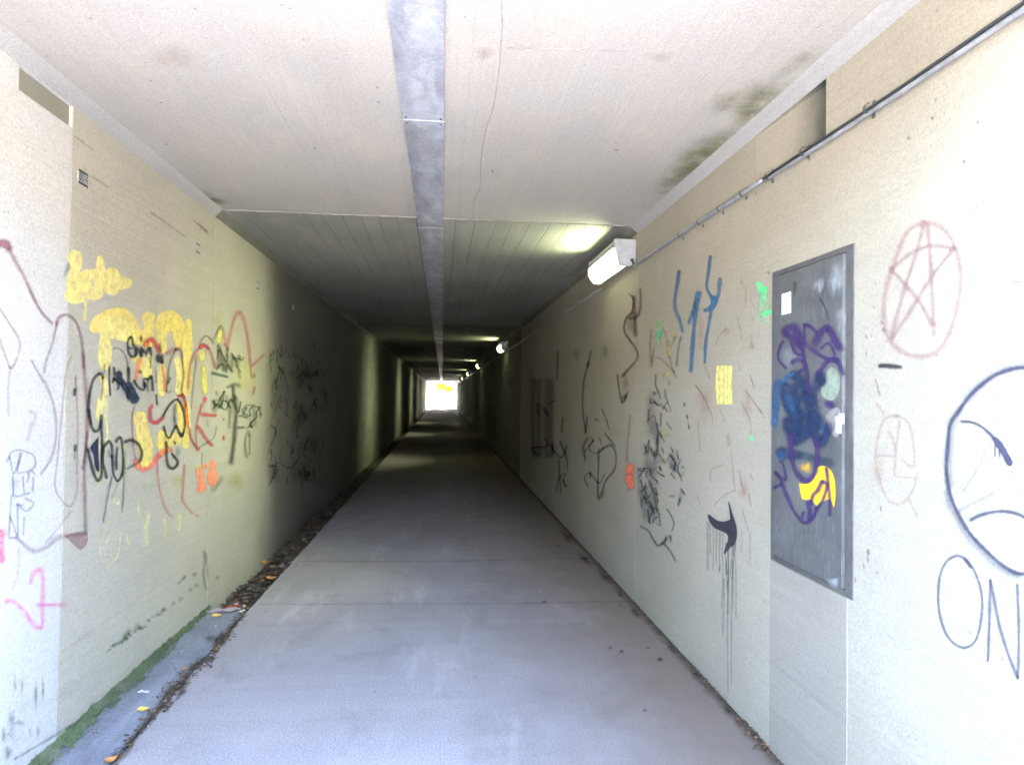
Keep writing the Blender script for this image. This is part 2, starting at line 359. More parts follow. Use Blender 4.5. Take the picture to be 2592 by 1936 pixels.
class Paint:
    """one painted piece: strokes and patches on one surface, linked as one mesh"""
    lift = {}
    def __init__(s, name, surf, parent, label=None):
        s.name, s.surf, s.parent, s.label = name, surf, parent, label
        s.v, s.f, s.uv, s.mi, s.mats = [], [], [], [], []
        s.k = Paint.lift.get(surf, 0.0)
    def put(s, x, y, h):
        if s.surf == 'L': return on_x(x, y, -XL + h)
        if s.surf == 'R': return on_x(x, y, XR - h)
        if s.surf == 'door': return on_x(x, y, XR - 0.014 - h)
        if s.surf == 'C': return on_z(x, y, ZC - h)
        if s.surf == 'F': return on_z(x, y, 0.0 + h)
    def mat(s, m):
        if m not in s.mats: s.mats.append(m)
        return s.mats.index(m)
    def h(s):
        s.k += 0.000025
        return 0.0010 + s.k
    def S(s, crop, pts, w, m, taper=0.25, jit=0.06):
        ox, oy, sc = CR[crop]
        P = [Vector((ox+x/sc, oy+y/sc)) for x, y in pts]
        if len(P) == 1: P = [P[0]-Vector((0, w*0.4)), P[0]+Vector((0, w*0.4))]
        Q = cat(P, 5.0); n = len(Q)
        w0, w1 = (w, w) if not isinstance(w, (tuple, list)) else w
        if s.surf == 'door': w0 *= 1.35; w1 *= 1.35
        mi = s.mat(m); base = len(s.v); h0 = s.h(); L = 0.0
        tot = sum((Q[i+1]-Q[i]).length for i in range(n-1)) or 1
        # caps: extend by half the width
        d0 = (Q[0]-Q[1]).normalized(); d1 = (Q[-1]-Q[-2]).normalized()
        Q = [Q[0]+d0*w0*0.45] + Q + [Q[-1]+d1*w1*0.45]; n = len(Q)
        run = [0.0]
        for i in range(n-1): run.append(run[-1]+(Q[i+1]-Q[i]).length)
        T = run[-1]; ph = random.random()*9
        for i in range(n):
            t = (Q[min(i+1, n-1)]-Q[max(i-1, 0)])
            t = t.normalized() if t.length > 1e-6 else Vector((1, 0))
            nn = Vector((-t.y, t.x)); q = run[i]/T
            ww = ((w0+(w1-w0)*q)*0.5*1.35+0.8)*(1+jit*2*math.sin(run[i]*0.07+ph)+jit*math.sin(run[i]*0.31+ph*2))
            hh = h0 + 0.00002*q
            endu = min(run[i], T-run[i])/max(1e-3, (w0+w1)*0.5)       # 0 at the ends
            uu = max(0.0, 1.0-endu*1.1)
            for k, sd in enumerate((-1, 0, 1)):
                p = Q[i]+nn*ww*sd
                s.v.append(s.put(p.x, p.y, hh)); s.uv.append((uu, float(sd)))
        for i in range(n-1):
            a = base+i*3
            for k in (0, 1):
                s.f.append((a+k, a+k+1, a+k+4, a+k+3)); s.mi.append(mi)
        s.k = max(s.k, 0.0)
        return s
    def P(s, crop, pts, m, grow=1.0):
        """filled patch, edge softened over a rim"""
        ox, oy, sc = CR[crop]
        P = [Vector((ox+x/sc, oy+y/sc)) for x, y in pts]
        Q = cat(P+[P[0]], 8.0)[:-1]; c = sum(Q, Vector((0, 0)))/len(Q)
        mi = s.mat(m); base = len(s.v); h0 = s.h(); n = len(Q)
        bm = bmesh.new(); vs = [bm.verts.new((q.x, q.y, 0)) for q in Q]
        f = bm.faces.new(vs); f.normal_update(); bmesh.ops.triangulate(bm, faces=[f])
        bm.verts.index_update()
        for v in bm.verts:
            s.v.append(s.put(v.co.x, v.co.y, h0)); s.uv.append((0.0, 0.0))
        for fc in bm.faces:
            s.f.append(tuple(base+v.index for v in fc.verts)); s.mi.append(mi)
        bm.free()
        return s
    def B(s, crop, x, y, rx, ry, m, rot=0.0):
        """soft blob, radii in pixels of the crop"""
        ox, oy, sc = CR[crop]; cx, cyy = ox+x/sc, oy+y/sc; rx /= sc; ry /= sc
        mi = s.mat(m); h0 = s.h(); base = len(s.v); N = 20
        s.v.append(s.put(cx, cyy, h0)); s.uv.append((0, 0))
        for k in range(N):
            a = 2*PI*k/N; jx = 1+0.12*math.sin(3*a+x)
            dx, dy = math.cos(a)*rx*jx, math.sin(a)*ry*jx
            dx, dy = dx*math.cos(rot)-dy*math.sin(rot), dx*math.sin(rot)+dy*math.cos(rot)
            s.v.append(s.put(cx+dx, cyy+dy, h0)); s.uv.append((0, 1.0))
        for k in range(N):
            s.f.append((base, base+1+k, base+1+(k+1) % N)); s.mi.append(mi)
        return s
    def W(s, crop, x0, y0, x1, y1, h, w, m, seed, dens=1.0):
        """a line of quick handwriting between two points, letters about h tall"""
        R = random.Random(seed); n = max(3, int(math.hypot(x1-x0, y1-y0)/h*2.2*dens)); pts = []
        for i in range(n+1):
            q = i/n; bx_, by_ = x0+(x1-x0)*q, y0+(y1-y0)*q
            a = R.uniform(0.3, 1.0)*(1.35 if R.random() < 0.2 else 1)
            sgn = -1 if i % 2 else 0.05
            pts.append((bx_+R.uniform(-0.16, 0.2)*h, by_+sgn*a*h+R.uniform(-.1, .1)*h))
            if R.random() < 0.35: pts.append((bx_+R.uniform(-0.4, 0.1)*h, by_-R.uniform(0.2, 0.7)*h))
            if R.random() < 0.28 and len(pts) > 2:
                s.S(crop, pts, w*R.uniform(0.8, 1.2), m); pts = []
        if len(pts) > 1: s.S(crop, pts, w, m)
        return s
    def done(s):
        me = bpy.data.meshes.new(s.name); me.from_pydata([tuple(v) for v in s.v], [], s.f); me.update()
        for m_ in s.mats: me.materials.append(m_)
        me.polygons.foreach_set('material_index', s.mi)
        l = me.uv_layers.new(name='UVMap')
        for i, lp in enumerate(me.loops): l.data[i].uv = s.uv[lp.vertex_index]
        o = bpy.data.objects.new(s.name, me); link(o, s.parent)
        if s.label: o['label'] = s.label
        Paint.lift[s.surf] = s.k
        return o

# ------------------------------------------------------------------ the tunnel
def cuts(a, b, extra=()):
    ys = sorted({a, b, *extra}); return list(zip(ys, ys[1:]))
FAR_J = [JOINT] + [JOINT+7.05*k for k in range(1, 9)] + [EXIT]
# left and right wall: a backing wall with cast sections standing on it, joints open between
N_L = on_x(174, 700, -XL).y                                    # where the paler mouth section ends
wl = from_bm('wall_left', (lambda bm: (bx(bm, -XL-0.40, -XL-0.03, MOUTH, EXIT, -0.3, ZW+0.35), bm)[1])(bmesh.new()), M['deep']); props(wl, kind='structure')
_nd = on_x(2091, 290, XR); _nz = on_x(2091, 345, XR).z
def _wr():
    bm = bmesh.new(); x0, x1 = XR+0.03, XR+0.40
    bx(bm, x0, x1, MOUTH, _nd.y, -0.3, ZW+0.35); bx(bm, x0, x1, _nd.y+0.0, _nd.y+0.55, -0.3, _nz); bx(bm, x0, x1, _nd.y, _nd.y+0.55, ZW, ZW+0.35)
    bx(bm, x0, x1, _nd.y+0.55, EXIT, -0.3, ZW+0.35); bx(bm, x0+0.16, x1, _nd.y, _nd.y+0.55, _nz, ZW); return bm
wr = from_bm('wall_right', _wr(), M['deep']); props(wr, kind='structure')

def panel_x(name, X, side, y0, y1, mat, parent, holes=(), g=0.004, z0=-0.25, z1=ZW):
    """cast wall section, its face at X, with openings left where recesses sit (boxes around them)"""
    bm = bmesh.new()
    ys = sorted({y0+g, y1-g, *[h[0] for h in holes], *[h[1] for h in holes]}); zs = sorted({z0, z1, *[h[2] for h in holes], *[h[3] for h in holes]})
    a, b_ = (X, X+0.0298*side)
    for ya, yb in zip(ys, ys[1:]):
        for za, zb in zip(zs, zs[1:]):
            my, mz = (ya+yb)/2, (za+zb)/2
            if any(h[0] < my < h[1] and h[2] < mz < h[3] for h in holes): continue
            n = max(1, int((yb-ya)/0.8))
            v = [bm.verts.new(p) for p in ((a, ya, za), (a, yb, za), (a, yb, zb), (a, ya, zb))]
            bm.faces.new(v)
    # returns round the outside and the openings
    def ret(p, q):
        v = [bm.verts.new(t) for t in ((a, *p), (a, *q), (b_, *q), (b_, *p))]; bm.faces.new(v)
    for (h0, h1, k0, k1) in list(holes)+[(y0+g, y1-g, z0, z1)]:
        for p, q in (((h0, k0), (h1, k0)), ((h1, k0), (h1, k1)), ((h1, k1), (h0, k1)), ((h0, k1), (h0, k0))): ret(p, q)
    return from_bm(name, bm, mat, parent)
# recess high in the left wall, and the door opening and notch on the right
rl0, rl1 = on_x(47, 240, -XL), on_x(173, 330, -XL)
nr = on_x(2091, 290, XR)
NOTCH = (nr.y, nr.y+0.549, on_x(2091, 345, XR).z, ZW)
dTL, dTR, dBR, dBL = on_x(1965, 694, XR), on_x(2169, 617, XR), on_x(2148, 1511, XR), on_x(1949, 1405, XR)
DY0, DY1 = (dTR.y+dBR.y)/2, (dTL.y+dBL.y)/2
DZ0, DZ1 = (dBR.z+dBL.z)/2, (dTR.z+dTL.z)/2
print('notch y', nr.y); print('door', DY0, DY1, DZ0, DZ1, 'notch', NOTCH, 'recess', rl0, rl1, 'near joint', N_L)
RL = (rl0.y, rl1.y, on_x(173, 318, -XL).z, ZW-0.003)
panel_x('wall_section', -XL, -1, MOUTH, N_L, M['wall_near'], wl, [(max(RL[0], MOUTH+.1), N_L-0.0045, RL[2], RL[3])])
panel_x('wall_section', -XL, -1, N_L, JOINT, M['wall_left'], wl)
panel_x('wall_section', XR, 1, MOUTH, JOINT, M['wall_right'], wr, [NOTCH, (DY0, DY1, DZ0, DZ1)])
for i, (a, b_) in enumerate(zip(FAR_J, FAR_J[1:])):
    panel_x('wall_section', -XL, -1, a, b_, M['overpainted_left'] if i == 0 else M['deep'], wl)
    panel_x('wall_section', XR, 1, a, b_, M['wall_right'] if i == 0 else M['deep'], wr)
# the recesses themselves
bm = bmesh.new()
bx(bm, -XL-0.0295, -XL-0.012, RL[0]+0.002, N_L-0.005, RL[2]+0.001, RL[3]-0.001)
o = from_bm('recess_infill', bm, M['patch'], wl); o['label'] = 'dark olive rectangle of rough render under the ceiling'
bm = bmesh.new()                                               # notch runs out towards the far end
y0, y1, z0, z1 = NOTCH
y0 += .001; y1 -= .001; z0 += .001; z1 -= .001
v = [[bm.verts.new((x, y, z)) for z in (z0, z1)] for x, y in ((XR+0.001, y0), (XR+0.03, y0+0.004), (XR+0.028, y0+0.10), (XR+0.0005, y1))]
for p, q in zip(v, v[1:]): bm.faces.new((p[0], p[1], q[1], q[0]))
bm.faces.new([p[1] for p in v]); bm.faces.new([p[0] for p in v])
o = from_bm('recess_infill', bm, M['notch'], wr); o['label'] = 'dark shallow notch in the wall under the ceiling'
# smooth strip of render below the door, standing 3 mm proud
sx0, sx1 = on_x(1951, 1500, XR).y, on_x(2146, 1600, XR).y
bm = bmesh.new(); bx(bm, XR-0.004, XR+0.001, sx1, sx0, -0.01, DZ0-0.012, 0.0015)
o = from_bm('render_strip', bm, M['infill'], wr); o['label'] = 'smooth grey strip of render from the door to the floor'

# ceiling: slab with cast sections, 5 cm fillets along both walls
ce = from_bm('ceiling', (lambda bm: (bx(bm, -XL-0.40, XR+0.40, MOUTH, EXIT, ZC+0.03, ZC+0.30), bm)[1])(bmesh.new()), M['ceiling']); props(ce, kind='structure')
CB = on_z(1300, 118, ZC).y
def ceil_section(y0, y1, mat, drop=0.0):
    bm = bmesh.new(); F = 0.05
    prof = [(-XL-0.001, ZW), (-XL+F, ZC-drop), (XR-F, ZC-drop), (XR+0.001, ZW)]
    g = 0.004
    n = 12
    for (xa, za), (xb, zb) in zip(prof, prof[1:]):
        vs = [bm.verts.new(p) for p in ((xa, y0+g, za), (xb, y0+g, zb), (xb, y1-g, zb), (xa, y1-g, za))]; bm.faces.new(vs)
    for yy in (y0+g, y1-g):
        vs = [bm.verts.new((x, yy, z)) for x, z in prof] + [bm.verts.new((XR+.001, yy, ZC+.03)), bm.verts.new((-XL-.001, yy, ZC+.03))]; bm.faces.new(vs)
    bmesh.ops.remove_doubles(bm, verts=bm.verts, dist=1e-5)
    bmesh.ops.recalc_face_normals(bm, faces=bm.faces)
    for f in bm.faces:
        f.material_index = 1 if abs(f.normal.z) < 0.95 and abs(f.normal.x) > 0.3 else 0
    me = bpy.data.meshes.new('ceiling_section'); bm.to_mesh(me); bm.free(); me.materials.append(mat); me.materials.append(M['fillet'] if y0 < JOINT-0.1 else M['deep'])
    o = bpy.data.objects.new('ceiling_section', me); link(o, ce); return o
ceil_section(MOUTH, JOINT, M['ceiling'])
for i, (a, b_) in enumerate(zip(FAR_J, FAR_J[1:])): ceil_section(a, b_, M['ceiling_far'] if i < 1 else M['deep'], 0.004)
# thin lip of mortar squeezed out at the first joint
bm = bmesh.new(); pts = []
for k in range(60):
    x = -XL+0.05+(XL+XR-0.10)*k/59; pts.append((x, JOINT-0.006+0.003*math.sin(k*1.7), ZC-0.001-0.003*abs(math.sin(k*0.9))))
tube(bm, pts, 0.0035, 6); o = from_bm('joint_lip', bm, simple('mortar', (0.24, 0.23, 0.20), 0.9), ce)
# crack wandering along the ceiling
ck = Paint('crack', 'C', ce, 'long dark hairline crack wandering along the ceiling beside the steel strip')
mk = paint((0.14, 0.13, 0.12), 0.45, 0.7, 0.8)
ck.S('n4', [(752, -20), (758, 150), (748, 300), (735, 450), (705, 640), (665, 760), (638, 900), (628, 1000)], 2.0, mk)
ck.S('n4', [(628, 1000), (625, 1120), (590, 1200), (585, 1340)], 1.0, paint((0.12, 0.115, 0.10), 0.35, 0.5, 0.5)).done()

# cable tray cover down the middle of the ceiling: galvanised lengths butted end to end
tray = empty('cable_tray', (0, 0, ZC), 'galvanised flat steel cover strip running down the middle of the ceiling', 'cable tray')
TX0, TX1 = on_z(979, 20, ZC-0.012).x, on_z(1130, 20, ZC-0.012).x
TX0b, TX1b = on_z(1020, 307, ZC-0.012).x, on_z(1121, 307, ZC-0.012).x
print('tray', TX0, TX1, TX0b, TX1b, 'seam', on_z(1070, 307, ZC-0.012).y)
ty = on_z(1070, 309, ZC-0.012).y
tys = [MOUTH+0.05, ty]; 
while tys[-1] < EXIT-2.2: tys.append(tys[-1]+1.92)
tys.append(EXIT-0.05)
TXa, TXb = (TX0+TX0b)/2, (TX1+TX1b)/2
for a, b_ in zip(tys, tys[1:]):
    bm = bmesh.new(); bx(bm, TXa, TXb, a+0.003, b_-0.003, ZC-0.007, ZC-0.0005, 0.0015)
    o = from_bm('cover_plate', bm, M['zinc'], tray, loc=(0, 0, 0)); o.matrix_parent_inverse = Matrix.Translation((0, 0, -ZC))
for a in tys[1:8]:
    bm = bmesh.new(); bx(bm, TXa-0.004, TXb+0.004, a-0.006, a+0.006, ZC-0.010, ZC-0.0072, 0.0008)
    o = from_bm('joint_strap', bm, M['zinc'], tray); o.matrix_parent_inverse = Matrix.Translation((0, 0, -ZC))
    for sx_ in (TXa+0.014, TXb-0.014):
        for dy in (-0.03, 0.03):
            bm = bmesh.new(); tube(bm, [(sx_, a+dy, ZC-0.0068), (sx_, a+dy, ZC-0.0105)], 0.005, 6); o = from_bm('bolt', bm, M['clip'], tray); o.matrix_parent_inverse = Matrix.Translation((0, 0, -ZC))

# floor: path slabs, a narrow strip on the left that turns into an open gutter
GX = on_z(1.1718*480, 1.1718*1390, 0).x
GX2 = on_z(1.1718*640, 1.1718*1200, 0).x
print('gutter', GX, GX2)
GX = (GX+GX2)/2
fl = from_bm('floor', (lambda bm: (bx(bm, -XL-0.4, XR+0.4, MOUTH-0.6, EXIT+0.2, -0.34, -0.09), bm)[1])(bmesh.new()), M['mud']); props(fl, kind='structure')
FJ = [MOUTH-0.55, on_z(1100, 1527, 0).y, on_z(1100, 1420, 0).y]
while FJ[-1] < EXIT-4: FJ.append(FJ[-1]+3.1)
FJ.append(EXIT+0.15)
for i, (a, b_) in enumerate(zip(FJ, FJ[1:])):
    bm = bmesh.new(); N = 14 if i < 3 else 1
    # ragged left edge where the path meets the strip
    K = 26 if i < 4 else 1
    lefts = [GX + (0.012*mnoise.noise(Vector((a+(b_-a)*k/K*3.1, 1.3, 0)))+0.008*mnoise.noise(Vector((a*9+k*1.1, 4, 0))) if i < 4 else 0) for k in range(K+1)]
    top, bot = [], []
    for k in range(K+1):
        y = a+0.0008+(b_-a-0.0016)*k/K
        top.append((bm.verts.new((lefts[k], y, 0)), bm.verts.new((XR-0.001, y, 0)))); bot.append((bm.verts.new((lefts[k], y, -0.088)), bm.verts.new((XR-0.001, y, -0.088))))
    for k in range(K):
        bm.faces.new((top[k][0], top[k][1], top[k+1][1], top[k+1][0])); bm.faces.new((top[k][0], top[k+1][0], bot[k+1][0], bot[k][0]))
    for k in (0, K): bm.faces.new((top[k][0], top[k][1], bot[k][1], bot[k][0]))
    from_bm('path_slab', bm, M['slab'], fl)
SE = on_z(1.1718*520, 1.1718*1315, 0).y
print('strip end', SE)
bm = bmesh.new(); K = 40                                        # concrete filling of the gutter near the mouth, broken at its far end
rows = []
for k in range(K+1):
    y = MOUTH-0.5+(SE-MOUTH+0.5)*k/K
    rows.append([bm.verts.new((-XL+0.001+(GX-0.022-0.010*mnoise.noise(Vector((y*4, 7, 0)))+XL)*q/4, y+(0.07*mnoise.noise(Vector((q*1.3, 0, 5))) if k == K else 0), -0.004-0.004*mnoise.noise(Vector((q, y*2, 2))))) for q in range(5)])
for k in range(K):
    for q in range(4): bm.faces.new((rows[k][q], rows[k][q+1], rows[k+1][q+1], rows[k+1][q]))
lastb = [bm.verts.new((v.co.x, v.co.y, -0.088)) for v in rows[K]]
for q in range(4): bm.faces.new((rows[K][q], rows[K][q+1], lastb[q+1], lastb[q]))
sb = [bm.verts.new((r[4].co.x, r[4].co.y, -0.088)) for r in rows]
for k in range(K): bm.faces.new((rows[k][4], rows[k+1][4], sb[k+1], sb[k]))
o = from_bm('gutter_strip', bm, M['strip'], fl); o['label'] = 'bluish grey concrete strip between the path and the left wall'

# embankment the tunnel runs under, with a headwall at either end
GM = simple('grass_bank', (0.06, 0.085, 0.03), 1.0, 0, 6, 0.4, 0.6, 0.03)
bm = bmesh.new()
def hexa(x0, x1, y0, y1, z0, z1, s0=0.0, s1=0.0, sx0=0.0, sx1=0.0):
    v = [bm.verts.new(p) for p in ((x0, y0, z0), (x1, y0, z0), (x1, y1, z0), (x0, y1, z0), (x0+sx0, y0+s0, z1), (x1-sx1, y0+s0, z1), (x1-sx1, y1-s1, z1), (x0+sx0, y1-s1, z1))]
    for f in ((0, 3, 2, 1), (4, 5, 6, 7), (0, 1, 5, 4), (1, 2, 6, 5), (2, 3, 7, 6), (3, 0, 4, 7)): bm.faces.new([v[i] for i in f])
hexa(-60, -XL-0.402, MOUTH+0.35, EXIT-0.35, -0.3, 4.2, 2.2, 2.2, 6, 0)
hexa(XR+0.402, 60, MOUTH+0.35, EXIT-0.35, -0.3, 4.2, 2.2, 2.2, 0, 6)
hexa(-XL-0.402, XR+0.402, MOUTH+2.0, EXIT-2.0, ZC+0.302, 4.2, 0.6, 0.6)
o = from_bm('embankment', bm, GM); props(o, kind='structure')
for nm, y0, y1, lab in (('headwall', MOUTH-0.02, MOUTH+0.34, 'grey concrete headwall framing the near mouth of the underpass'), ('headwall', EXIT-0.34, EXIT+0.02, 'pale concrete headwall framing the bright far mouth of the underpass')):
    bm = bmesh.new()
    bx(bm, -5.5, -XL-0.403, y0, y1, -0.3, 3.5); bx(bm, XR+0.403, 5.3, y0, y1, -0.3, 3.5); bx(bm, -XL-0.401, XR+0.401, y0, y1, ZC+0.303, 3.5)
    o = from_bm(nm, bm, M['portal'], None); props(o, lab, 'wall')
GR = simple('ground_soil', (0.075, 0.065, 0.048), 1.0, 0, 2.5, 0.35, 0.5, 0.03)
PV = simple('outdoor_paving', (0.40, 0.365, 0.34), 0.85, 0, 8, 0.15)
bm = bmesh.new(); S_ = 500                                      # ground to the horizon, left open where the tunnel floor is
for xa, xb, ya, yb in ((-S_, S_, -S_, MOUTH-0.6), (-S_, S_, EXIT+0.2, S_), (-S_, -XL-0.4, MOUTH-0.6, EXIT+0.2), (XR+0.4, S_, MOUTH-0.6, EXIT+0.2)):
    bm.faces.new([bm.verts.new(p) for p in ((xa, ya, -0.02), (xb, ya, -0.02), (xb, yb, -0.02), (xa, yb, -0.02))])
o = from_bm('ground', bm, GR); props(o, kind='structure')
bm = bmesh.new()
bm.faces.new([bm.verts.new(p) for p in ((-7, -4.5, -0.012), (7, -4.5, -0.012), (7, MOUTH-0.62, -0.012), (-7, MOUTH-0.62, -0.012))])
bm.faces.new([bm.verts.new(p) for p in ((-1.8, -10.8, -0.012), (1.8, -10.8, -0.012), (1.8, -4.5, -0.012), (-1.8, -4.5, -0.012))])
bm.faces.new([bm.verts.new(p) for p in ((-3.4, EXIT+0.18, -0.012), (3.4, EXIT+0.18, -0.012), (3.4, EXIT+12, -0.012), (-3.4, EXIT+12, -0.012))])
o = from_bm('pavement', bm, PV); props(o, kind='structure')

bm = bmesh.new(); rows = []                                     # unseen bank added behind the camera to keep low sky out of the tunnel
for i in range(41):
    a = PI*(0.06+0.88*i/40); row = []
    for j in range(9):
        R = 12+j*1.1; hh = 6.5*math.sin(min(1, j/6)*PI/2)+0.7*mnoise.noise(Vector((i*0.6, j*0.7, 3)))*(j > 0)
        row.append(bm.verts.new((-R*1.35*math.cos(a), 1-R*math.sin(a), hh-0.05*(j == 0))))
    rows.append(row)
for A_, B_ in zip(rows, rows[1:]):
    for j in range(8): bm.faces.new((A_[j], B_[j], B_[j+1], A_[j+1]))
o = from_bm('sky_blocking_bank', bm, simple('dark_added_bank', (0.030, 0.030, 0.018), 1.0, 0, 3, 0.5, 0.8, 0.1)); props(o, kind='structure')

# ------------------------------------------------------------------ conduit and cable on the right wall
def wall_line(px, py): return on_x(px, py, XR-0.02)
pz = [wall_line(2500, 105), wall_line(2220, 268), wall_line(1875, 474), wall_line(1734, 575)]
print('conduit z', [tuple(round(c, 3) for c in p) for p in pz])
ZCON = sum(p.z for p in pz)/4
cond = empty('wall_conduit', (XR, MOUTH, ZCON), 'thin grey pipe with dark cable clipped high along the right wall', 'conduit')
inv = Matrix.Translation((-XR, -MOUTH, -ZCON))
def cpart(name, bm, mat):
    o = from_bm(name, bm, mat, cond, True); o.matrix_parent_inverse = inv; return o
def sag(y): return 0.003*math.sin(y*2.1)+0.002*math.sin(y*5.3+1)
bm = bmesh.new(); tube(bm, [(XR-0.017, MOUTH+0.02+k*0.12, ZCON-0.016+sag(MOUTH+k*.12)*0.6) for k in range(int((NOTCH[1]-MOUTH)/0.12))], 0.0075, 10); cpart('pipe', bm, M['conduit'])
bm = bmesh.new(); tube(bm, [(XR-0.012, MOUTH+0.02+k*0.1, ZCON+0.004+sag(MOUTH+k*.1)) for k in range(int((NOTCH[1]+0.05-MOUTH)/0.1))], 0.0055, 8); cpart('cable', bm, M['cable'])
ce0 = NOTCH[1]-0.10
bm = bmesh.new(); tube(bm, [(XR-0.019, ce0+k*0.08, ZCON-0.004+sag(ce0+k*.08)) for k in range(int((LAMP_Y[0]-ce0)/0.08)+1)], 0.0105, 12); cpart('pipe', bm, M['conduit'])
bm = bmesh.new(); tube(bm, [(XR-0.014, LAMP_Y[0]+1.0+k*1.5, ZCON-0.006) for k in range(int((EXIT-LAMP_Y[0]-2)/1.5))], 0.011, 8); cpart('pipe', bm, M['conduit'])
def clip_at(y):
    bm = bmesh.new(); n = 9; R = 0.0165; wdt = 0.007
    prev = None
    for k in range(n+1):
        a = PI/2+PI*k/n; x, z = XR-0.019+R*math.cos(a), ZCON-0.004+R*math.sin(a)
        cur = [bm.verts.new((x, y-wdt, z)), bm.verts.new((x, y+wdt, z))]
        if prev: bm.faces.new((prev[0], prev[1], cur[1], cur[0]))
        prev = cur
    bx(bm, XR-0.004, XR-0.0005, y-wdt, y+wdt, ZCON-0.034, ZCON-0.018, 0.001); bx(bm, XR-0.004, XR-0.0005, y-wdt, y+wdt, ZCON+0.011, ZCON+0.022, 0.001)
    return cpart('clip', bm, M['clip'])
for px, py in ((2035, 372), (1945, 432), (1880, 478), (1822, 520), (1771, 555), (1722, 585)):
    clip_at(wall_line(px, py).y)
for y in (2.0,): clip_at(y)

# ------------------------------------------------------------------ lamps
def make_lamp(y0, label):
    L_ = 0.84
    H0 = 0.075 + 0.0                                       # below ceiling
    zt = ZW-0.040; zb = zt-0.180
    t = empty('wall_lamp', (XR, y0, zt), label, 'lamp', 'fluorescent lamps along the right wall')
    inv = Matrix.Translation((-XR, -y0, -zt))
    X = XR
    prof = [(X-0.001, zt), (X-0.150, zt), (X-0.156, zt-0.012), (X-0.118, zb+0.012), (X-0.105, zb), (X-0.030, zb), (X-0.001, zb+0.03)]
    bm = bmesh.new()
    def ext(pr, ya, yb, inset=0):
        A = [bm.verts.new((x, ya, z)) for x, z in pr]; B = [bm.verts.new((x, yb, z)) for x, z in pr]
        n = len(pr)
        for k in range(n): bm.faces.new((A[k], A[(k+1) % n], B[(k+1) % n], B[k]))
        bm.faces.new(A[::-1]); bm.faces.new(B)
    ext(prof, y0+0.016, y0+L_-0.016)
    o = from_bm('housing', bm, M['housing'], t); o.matrix_parent_inverse = inv
    for ya in (y0, y0+L_-0.015):
        bm = bmesh.new()
        big = [(x-(0.006 if x < X-0.02 else 0), z+(0.005 if z > zt-0.1 else -0.005)) for x, z in prof]
        ext(big, ya, ya+0.015)
        o = from_bm('end_cap', bm, M['housing'], t); o.matrix_parent_inverse = inv
    # glowing cover: bulges out of the leaning face
    bm = bmesh.new()
    a = Vector((X-0.1545, zt-0.055)); c = Vector((X-0.116, zb+0.008)); nrm = Vector((-(a.y-c.y), (a.x-c.x))).normalized()
    if nrm.x > 0: nrm = -nrm
    pr = []
    for k in range(9):
        q = k/8; p = a.lerp(c, q)+nrm*(0.004+0.026*math.sin(PI*(0.12+0.76*q))); pr.append((p.x, p.y))
    pr.append((c.x+0.004, c.y-0.010)); pr.append((X-0.07, zb-0.006)); pr.append((X-0.07, zb-0.001)); pr.append((c.x+0.008, zb-0.001+0.006)); pr.append((a.x+0.002, a.y))
    ext(pr, y0+0.03, y0+L_-0.03)
    o = from_bm('diffuser', bm, M['glow'], t); o.matrix_parent_inverse = inv
    for nrm_, W_, spr, off in ((Vector((-0.90, 0, -0.44)), 0.25, 74, 0.045), (Vector((-0.80, 0, 0.60)), 0.13, 140, 0.045)):
        ld = bpy.data.lights.new('lamp_light', 'AREA'); ld.shape = 'RECTANGLE'; ld.size = L_-0.1; ld.size_y = 0.07; ld.energy = W_; ld.color = (0.92, 1.0, 0.58); ld.spread = math.radians(spr)
        lo = bpy.data.objects.new('lamp_light', ld); C.objects.link(lo); lo.parent = t; lo.matrix_parent_inverse = inv
        zx = -nrm_.normalized(); xx_ = Vector((0, 1, 0)); yx = zx.cross(xx_); mm = Matrix((xx_, yx, zx)).transposed().to_4x4()
        mm.translation = Vector((X-0.150, y0+L_/2, zt-0.11)) + Vector((nrm_.x, 0, nrm_.z))*off*(1 if nrm_.z < 0 else 1.6); lo.matrix_basis = mm
    bm = bmesh.new()
    bx(bm, X-0.162, X-0.152, y0+0.02, y0+L_-0.02, zt-0.050, zt-0.042, 0.001)
    bx(bm, X-0.064, X-0.054, y0+0.02, y0+L_-0.02, zb-0.008, zb-0.001, 0.001)
    o = from_bm('gasket', bm, M['gasket'], t); o.matrix_parent_inverse = inv
    bm = bmesh.new(); tube(bm, [(X-0.03, y0+0.001, zb+0.035), (X-0.03, y0-0.012, zb+0.035)], 0.011, 10); tube(bm, [(X-0.03, y0-0.012, zb+0.035), (X-0.022, y0-0.03, ZCON-0.004)], 0.008, 8)
    o = from_bm('cable_gland', bm, M['clip'], t, True); o.matrix_parent_inverse = inv
    return t
ord_ = ['glowing box lamp nearest the camera, above the dark red scribble', 'second lamp along the right wall, at the first band of light', 'third lamp along the right wall, at the second band of light',
        'fourth lamp along the right wall, deep in the dark', 'fifth lamp along the right wall, deep in the dark', 'sixth lamp along the right wall, close to the bright exit', 'last lamp along the right wall, beside the bright exit']
for y, l in zip(LAMP_Y, ord_): make_lamp(y, l)

